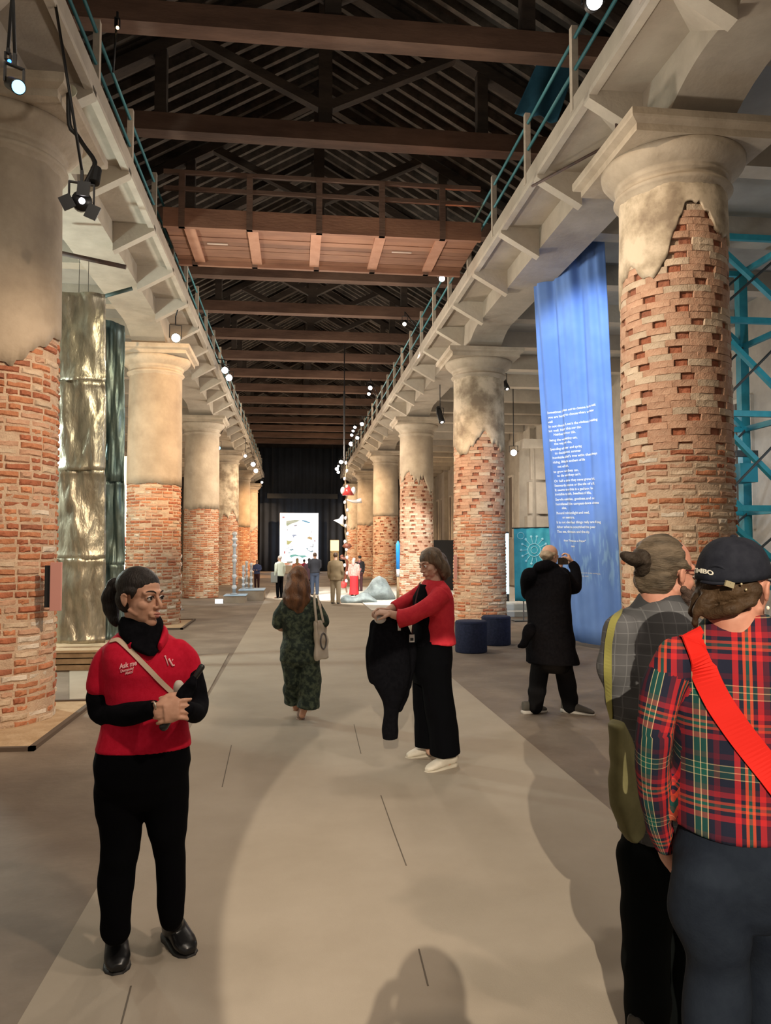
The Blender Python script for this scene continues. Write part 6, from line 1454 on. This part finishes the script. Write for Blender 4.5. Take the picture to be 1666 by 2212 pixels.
s = MB(); f6.torso(s, [(1592, 1340, 0, 62, 46), (1590, 1362, 0, 100, 62), (1588, 1392, 0, 140, 78), (1586, 1440, 0, 150, 92), (1588, 1520, 0, 145, 100), (1592, 1620, 0, 138, 102), (1598, 1720, 0, 140, 106), (1602, 1788, 0, 146, 110)])
f6.limb(s, [(1468, 1425, 0, 50), (1432, 1490, 0, 50), (1414, 1570, 0, 43), (1410, 1680, 0.05, 38), (1422, 1770, 0.10, 32), (1438, 1822, 0.13, 26)], 5, 20); f6.limb(s, [(1712, 1425, 0.06, 50), (1748, 1490, 0.06, 50), (1768, 1570, 0.06, 42), (1770, 1690, 0.1, 34), (1744, 1790, 0.18, 26)], 5, 20)
plaid = f6.add('plaid_shirt', s, PLAID, 0.007, 4, waves(0.005, 24, 6))
def cloth_coords(o, fig, arms, rad):
    # weave follows the garment: straight down the back, along each sleeve
    me = o.data; n = len(me.vertices); co = np.empty(n * 3, np.float32); me.vertices.foreach_get('co', co); co = co.reshape(-1, 3) + np.array(fig.o, np.float32)
    Sv = np.array(fig.S); Fv = np.array(fig.F); out = np.stack([(co - np.array(fig.o)) @ Sv, np.zeros(n), co[:, 2]], 1)
    best = np.full(n, 1e9); arm = out.copy(); sel_all = np.zeros(n, bool)
    for pts in arms:
        L_ = 0.0
        for a, b2 in zip(pts, pts[1:]):
            a = np.array(a); b2 = np.array(b2); d = b2 - a; ln = np.linalg.norm(d); d = d / ln
            t = np.clip((co - a) @ d, 0, ln); q = co - (a + t[:, None] * d); dist = np.linalg.norm(q, axis=1)
            x = Sv - d * (Sv @ d); x /= np.linalg.norm(x); y = np.cross(d, x)
            u = np.arctan2(q @ y, q @ x) * 0.055
            near = dist < best; best[near] = dist[near]; sel_all |= dist < rad
            arm[near, 0] = u[near]; arm[near, 2] = 0.6 - (L_ + t[near])
            L_ += ln
    nl = len(me.loops); vi = np.empty(nl, np.int32); me.loops.foreach_get('vertex_index', vi)
    npoly = len(me.polygons); ls = np.empty(npoly, np.int32); lt = np.empty(npoly, np.int32); me.polygons.foreach_get('loop_start', ls); me.polygons.foreach_get('loop_total', lt)
    fs = np.add.reduceat(sel_all[vi].astype(np.float32), ls) / lt > 0.5; lf = np.repeat(fs, lt)
    res = np.where(lf[:, None], arm[vi], out[vi])
    at_ = me.attributes.new('weave', 'FLOAT_VECTOR', 'CORNER'); at_.data.foreach_set('vector', res.astype(np.float32).ravel())
cloth_coords(plaid, f6, [[f6.J(1432, 1490, 0), f6.J(1414, 1570, 0), f6.J(1410, 1680, 0.05), f6.J(1422, 1770, 0.10), f6.J(1440, 1840, 0.13)]], 0.066)
c = MB(); f6.torso(c, [(1596, 1326, 0, 64, 52), (1594, 1344, 0, 76, 60), (1592, 1366, 0, 96, 66)]); cloth_coords(f6.add('shirt_collar', c, PLAID, 0.006, 3, parent=plaid), f6, [], 0)
t = MB(); f6.torso(t, [(1602, 1770, 0, 130, 98), (1602, 1840, 0, 152, 112), (1600, 1900, 0, 150, 110), (1598, 1950, 0, 120, 90), (1598, 1985, 0, 70, 60)])
f6.limb(t, [(1530, 1900, -0.02, 84), (1534, 2000, 0, 80), (1545, 2100, 0.02, 70), (1548, 2300, 0, 62), (1550, 2690, 0, 55)], 4, 20); f6.limb(t, [(1668, 1900, 0.04, 84), (1672, 2000, 0.05, 80), (1676, 2100, 0.06, 70), (1674, 2300, 0.05, 62), (1672, 2660, 0.05, 55)], 4, 20)
f6.add('trousers', t, M('slate_navy_cotton', (0.009, 0.0125, 0.021), 0.9, (0.014, 0.019, 0.029), 10, 4, 0.1, 150, spec=0.12), 0.008, 4, waves(0.008, 16, 2))
for x, d in ((1545, 0), (1672, 0.05)):
    hp = f6.J(x, 2640, d); hp.z = 0; shoe(f6, hp - f6.F * 0.07, hp + f6.F * 0.19, LEATH, M('boot_sole', (0.015, 0.013, 0.012), 0.6), 0.05, 0.10, name='shoe', heel_h=0.03)
rs_ = thing('shoulder_strap', 'broad bright red bag strap across the back of the plaid shirt', 'strap', f6.J(1580, 1530, -0.14))
ribbon('webbing', [plaid], [(1492, 1370), (1498, 1396), (1520, 1450), (1555, 1520), (1600, 1585), (1650, 1650), (1690, 1705)], 0.062, M('bright_red_webbing', (0.58, 0.014, 0.008), 0.75, spec=0.2), rs_, 0.004, 0.004)
er = drape([bpy.data.objects[f6.root.children[0].name]], [(1628, 1310)], 0.003)
MB().ell(hd.W(-0.08, -0.006, -0.045), (0.004, 0.004, 0.005)).build('pearl_earring', M('pearl', (0.75, 0.68, 0.55), 0.2), f6.root, True, f6.o)

# ================================================================== distant visitors
def visitor(label, px, ytop, ybot, fdir, top, bottom, hair, skirt=False, bulk=1.0, long_hair=False, jacket_len=0.0, arms='down', bag=None, group='distant visitors'):
    g = gr(px, ybot); H = at(px, ytop, g.y).z; X, Y = g.x, g.y
    f = Fig(label, Y, fdir, (X, Y, 0), group)
    F = f.F; S = Vector((F.y, -F.x, 0)); k = H / 1.72
    def P(s_, fw, z): return Vector((X, Y, 0)) + S * s_ * k + F * fw * k + Zv * z * k
    hd = Head(P(0, 0.01, 1.60), F, sc=k)
    b = MB(); hd.skin(b); b.tube([hd.W(0, -0.02, -0.05), P(0, 0, 1.42)], [0.05 * k, 0.06 * k], 12)
    b.loft([(P(0, 0, z), S * w * k * bulk, F * d * k * bulk) for z, w, d in ((1.45, 0.12, 0.07), (1.36, 0.17, 0.09), (1.1, 0.13, 0.09), (0.95, 0.15, 0.10), (0.85, 0.14, 0.09))], 16)
    AR = {'down': [(0.20, 0, 1.38), (0.24, -0.02, 1.12), (0.23, 0.05, 0.88), (0.22, 0.08, 0.78)], 'front': [(0.20, 0, 1.38), (0.24, 0.02, 1.14), (0.12, 0.24, 1.12), (0.05, 0.30, 1.14)]}[arms]
    for q in (-1, 1):
        b.tube([P(q * a, c, z) for a, c, z in AR], [0.045 * k, 0.04 * k, 0.032 * k, 0.03 * k], 10, 1, None, 3, True)
        b.tube([P(q * 0.09, 0, 0.88), P(q * 0.10, 0.01, 0.48), P(q * 0.10, -0.01, 0.06)], [0.08 * k, 0.055 * k, 0.035 * k], 10, 1, None, 3, True)
        b.tube([P(q * 0.10, -0.03, 0.04), P(q * 0.11, 0.16, 0.035)], [0.04 * k, 0.035 * k], 10, 1, None, 0, True)
    f.add('body', b, SKIN3, 0.016, 2)
    t = MB(); zl = 0.90 - jacket_len
    t.loft([(P(0, 0, z), S * w * k * bulk, F * d * k * bulk) for z, w, d in ((1.48, 0.09, 0.08), (1.42, 0.18, 0.10), (1.3, 0.20, 0.125), (1.1, 0.175, 0.125), (zl, 0.19, 0.14))], 18)
    for q in (-1, 1): t.tube([P(q * a, c, z) for a, c, z in AR[:3]], [0.065 * k, 0.058 * k, 0.045 * k], 10, 1, None, 3, True)
    f.add('top', t, top, 0.016, 2, waves(0.006, 18, int(px)))
    t = MB()
    if skirt: t.loft([(P(0, 0, z), S * w * k, F * d * k) for z, w, d in ((1.0, 0.15, 0.11), (0.85, 0.19, 0.15), (0.4, 0.19, 0.17), (0.08, 0.22, 0.20))], 18)
    else:
        t.loft([(P(0, 0, z), S * w * k * bulk, F * d * k * bulk) for z, w, d in ((0.98, 0.15, 0.11), (0.86, 0.18, 0.13), (0.78, 0.12, 0.10))], 16)
        for q in (-1, 1): t.tube([P(q * 0.09, 0, 0.88), P(q * 0.10, 0.01, 0.48), P(q * 0.10, -0.01, 0.08)], [0.095 * k * bulk, 0.075 * k * bulk, 0.062 * k * bulk], 12, 1, None, 3, True)
    f.add('skirt' if skirt else 'trousers', t, bottom, 0.016, 2)
    h = MB(); hd.e(h, (0, -0.022, 0.045), (0.082, 0.095, 0.085))
    if long_hair: hd.t(h, [(0, -0.06, 0.02), (0, -0.10, -0.06), (0, -0.10, -0.18), (0, -0.08, -0.24)], (0.075, 0.08, 0.07, 0.03))
    f.add('hair', h, hair, 0.012, 2)
    for q in (-1, 1):
        shm = MB(); shm.loft([(P(q * 0.10, a, 0.035 * (1 - a)), S * w * k, Zv * hh * k) for a, w, hh in ((-0.07, 0.03, 0.034), (0.05, 0.042, 0.034), (0.17, 0.035, 0.028))], 12); shm.build('shoe', m_black, f.root, True, f.o)
    if bag is not None:
        bb = MB().box(P(bag[0], bag[1], bag[2]), (0.22, 0.10, bag[3])); f.add('shoulder_bag', bb, bag[4], 0.016, 3)
    return f
hw = M('white_hair', (0.5, 0.47, 0.45), 0.7); hk_ = M('black_hair_plain', (0.012, 0.009, 0.008), 0.6); hbr = M('brown_hair_plain', (0.07, 0.04, 0.025), 0.6); hbl = M('blond_hair_plain', (0.34, 0.24, 0.12), 0.6)
visitor('man in a pale mint shirt and black trousers with a grey shoulder bag', 604, 1200, 1293, (-0.7, 0.7, 0), M('mint_shirt', (0.50, 0.56, 0.48), 0.8), BLKT, hw, bag=(-0.24, 0.06, 0.85, 0.36, M('grey_bag', (0.16, 0.17, 0.16), 0.8)))
visitor('man in an olive-tan jacket and tan trousers seen from behind', 725, 1194, 1305, (0.35, 0.94, 0), M('olive_tan_jacket', (0.19, 0.135, 0.075), 0.85), M('tan_trousers', (0.26, 0.20, 0.13), 0.85), hbr, bulk=1.1, jacket_len=0.1)
visitor('woman in a pink lace top and long bright red skirt', 765, 1205, 1288, (0.4, 0.9, 0), M('pink_lace', (0.55, 0.25, 0.22), 0.8, (0.65, 0.4, 0.36), 20, 3), M('bright_red_skirt', (0.62, 0.02, 0.03), 0.7), M('pale_headscarf', (0.55, 0.38, 0.34), 0.8), skirt=True, long_hair=True)
visitor('man in a black waistcoat and pink shirt beside the woman in the red skirt', 777, 1200, 1278, (-0.5, 0.85, 0), M('black_pink_top', (0.02, 0.02, 0.025), 0.8, (0.5, 0.2, 0.2), 4, 2, lo=0.55, hi=0.6), M('plum_trousers', (0.06, 0.015, 0.02), 0.8), hk_)
visitor('man in a black jacket and jeans facing the glowing picture', 680, 1194, 1286, (-0.1, 1, 0), M('black_jacket_far', (0.012, 0.014, 0.022), 0.8), M('dark_jeans', (0.03, 0.045, 0.08), 0.85), hbr, bulk=1.1, arms='front')
visitor('person in a dark plum coat left of the man in the black jacket', 668, 1206, 1280, (0.1, 1, 0), M('dark_plum_coat', (0.05, 0.02, 0.03), 0.85), BLKT, hk_, jacket_len=0.25)
visitor('blond woman in an orange top facing the glowing picture', 642, 1206, 1274, (0, 1, 0), M('orange_top', (0.6, 0.22, 0.12), 0.8), BLKT, hbl, long_hair=True)
visitor('dark-haired person in a crimson top before the glowing picture', 657, 1208, 1268, (0.2, 1, 0), M('crimson_top', (0.42, 0.02, 0.06), 0.8), BLKT, hk_)
visitor('man in a blue shirt behind the glass posts at far left', 555, 1210, 1272, (-0.3, -0.95, 0), M('blue_shirt', (0.07, 0.10, 0.24), 0.8), M('maroon_trousers', (0.05, 0.015, 0.02), 0.8), hbr, arms='front')
# the photographer, standing behind the viewpoint: only the shadow on the carpet shows
f9 = Fig('person in dark clothes whose raised-arms shadow falls on the near carpet', 0.32, (0, 1, 0), (0.02, -0.34, 0))
def PP(x, y, z): return Vector((0.02 + x, -0.34 + y, z))
b = MB(); hd = Head(PP(0, 0.02, 1.66), (0, 1, 0)); hd.skin(b); b.tube([hd.W(0, -0.02, -0.05), PP(0, 0, 1.45)], [0.055, 0.065], 14)
b.loft([(PP(0, 0, z), Vector((w, 0, 0)), Vector((0, d, 0))) for z, w, d in ((1.48, 0.12, 0.08), (1.38, 0.19, 0.10), (1.1, 0.15, 0.10), (0.95, 0.17, 0.11), (0.82, 0.16, 0.10))], 18)
for q in (-1, 1):
    b.tube([PP(q * 0.19, 0, 1.42), PP(q * 0.24, 0.14, 1.24), PP(q * 0.10, 0.22, 1.50)], [0.05, 0.045, 0.035], 12, 1, None, 3, True)
    hand(b, PP(q * 0.10, 0.22, 1.50), (-q * 0.3, 0.25, 0.9), (-q, 0.2, 0), (0, -1, 0.2), (0.5, 0.7, 0.6))
    b.tube([PP(q * 0.09, 0, 0.88), PP(q * 0.10, 0.01, 0.48), PP(q * 0.10, -0.01, 0.05)], [0.08, 0.055, 0.04], 12, 1, None, 3, True); b.tube([PP(q * 0.10, -0.04, 0.045), PP(q * 0.11, 0.17, 0.04)], [0.042, 0.036], 10, 1, None, 0, True)
solid('body', b, SKIN3, f9.root, 0.012, 2, None, f9.o)
t = MB(); t.loft([(PP(0, 0, z), Vector((w, 0, 0)), Vector((0, d, 0))) for z, w, d in ((1.50, 0.09, 0.08), (1.43, 0.19, 0.11), (1.3, 0.215, 0.13), (1.1, 0.19, 0.13), (0.85, 0.20, 0.14))], 18)
for q in (-1, 1): t.tube([PP(q * 0.18, 0, 1.42), PP(q * 0.24, 0.14, 1.24), PP(q * 0.12, 0.20, 1.46)], [0.07, 0.062, 0.045], 12, 1, None, 3, True)
solid('jacket', t, BLK, f9.root, 0.012, 2, None, f9.o)
t = MB()
for q in (-1, 1): t.tube([PP(q * 0.09, 0, 0.90), PP(q * 0.10, 0.01, 0.48), PP(q * 0.10, -0.01, 0.08)], [0.10, 0.08, 0.065], 12, 1, None, 3, True)
solid('trousers', t, BLKT, f9.root, 0.012, 2, None, f9.o)
h = MB(); hd.e(h, (0, -0.022, 0.045), (0.082, 0.095, 0.085)); solid('hair', h, hbr, f9.root, 0.012, 2, None, f9.o)
bpy.data.scenes.remove(TMP)
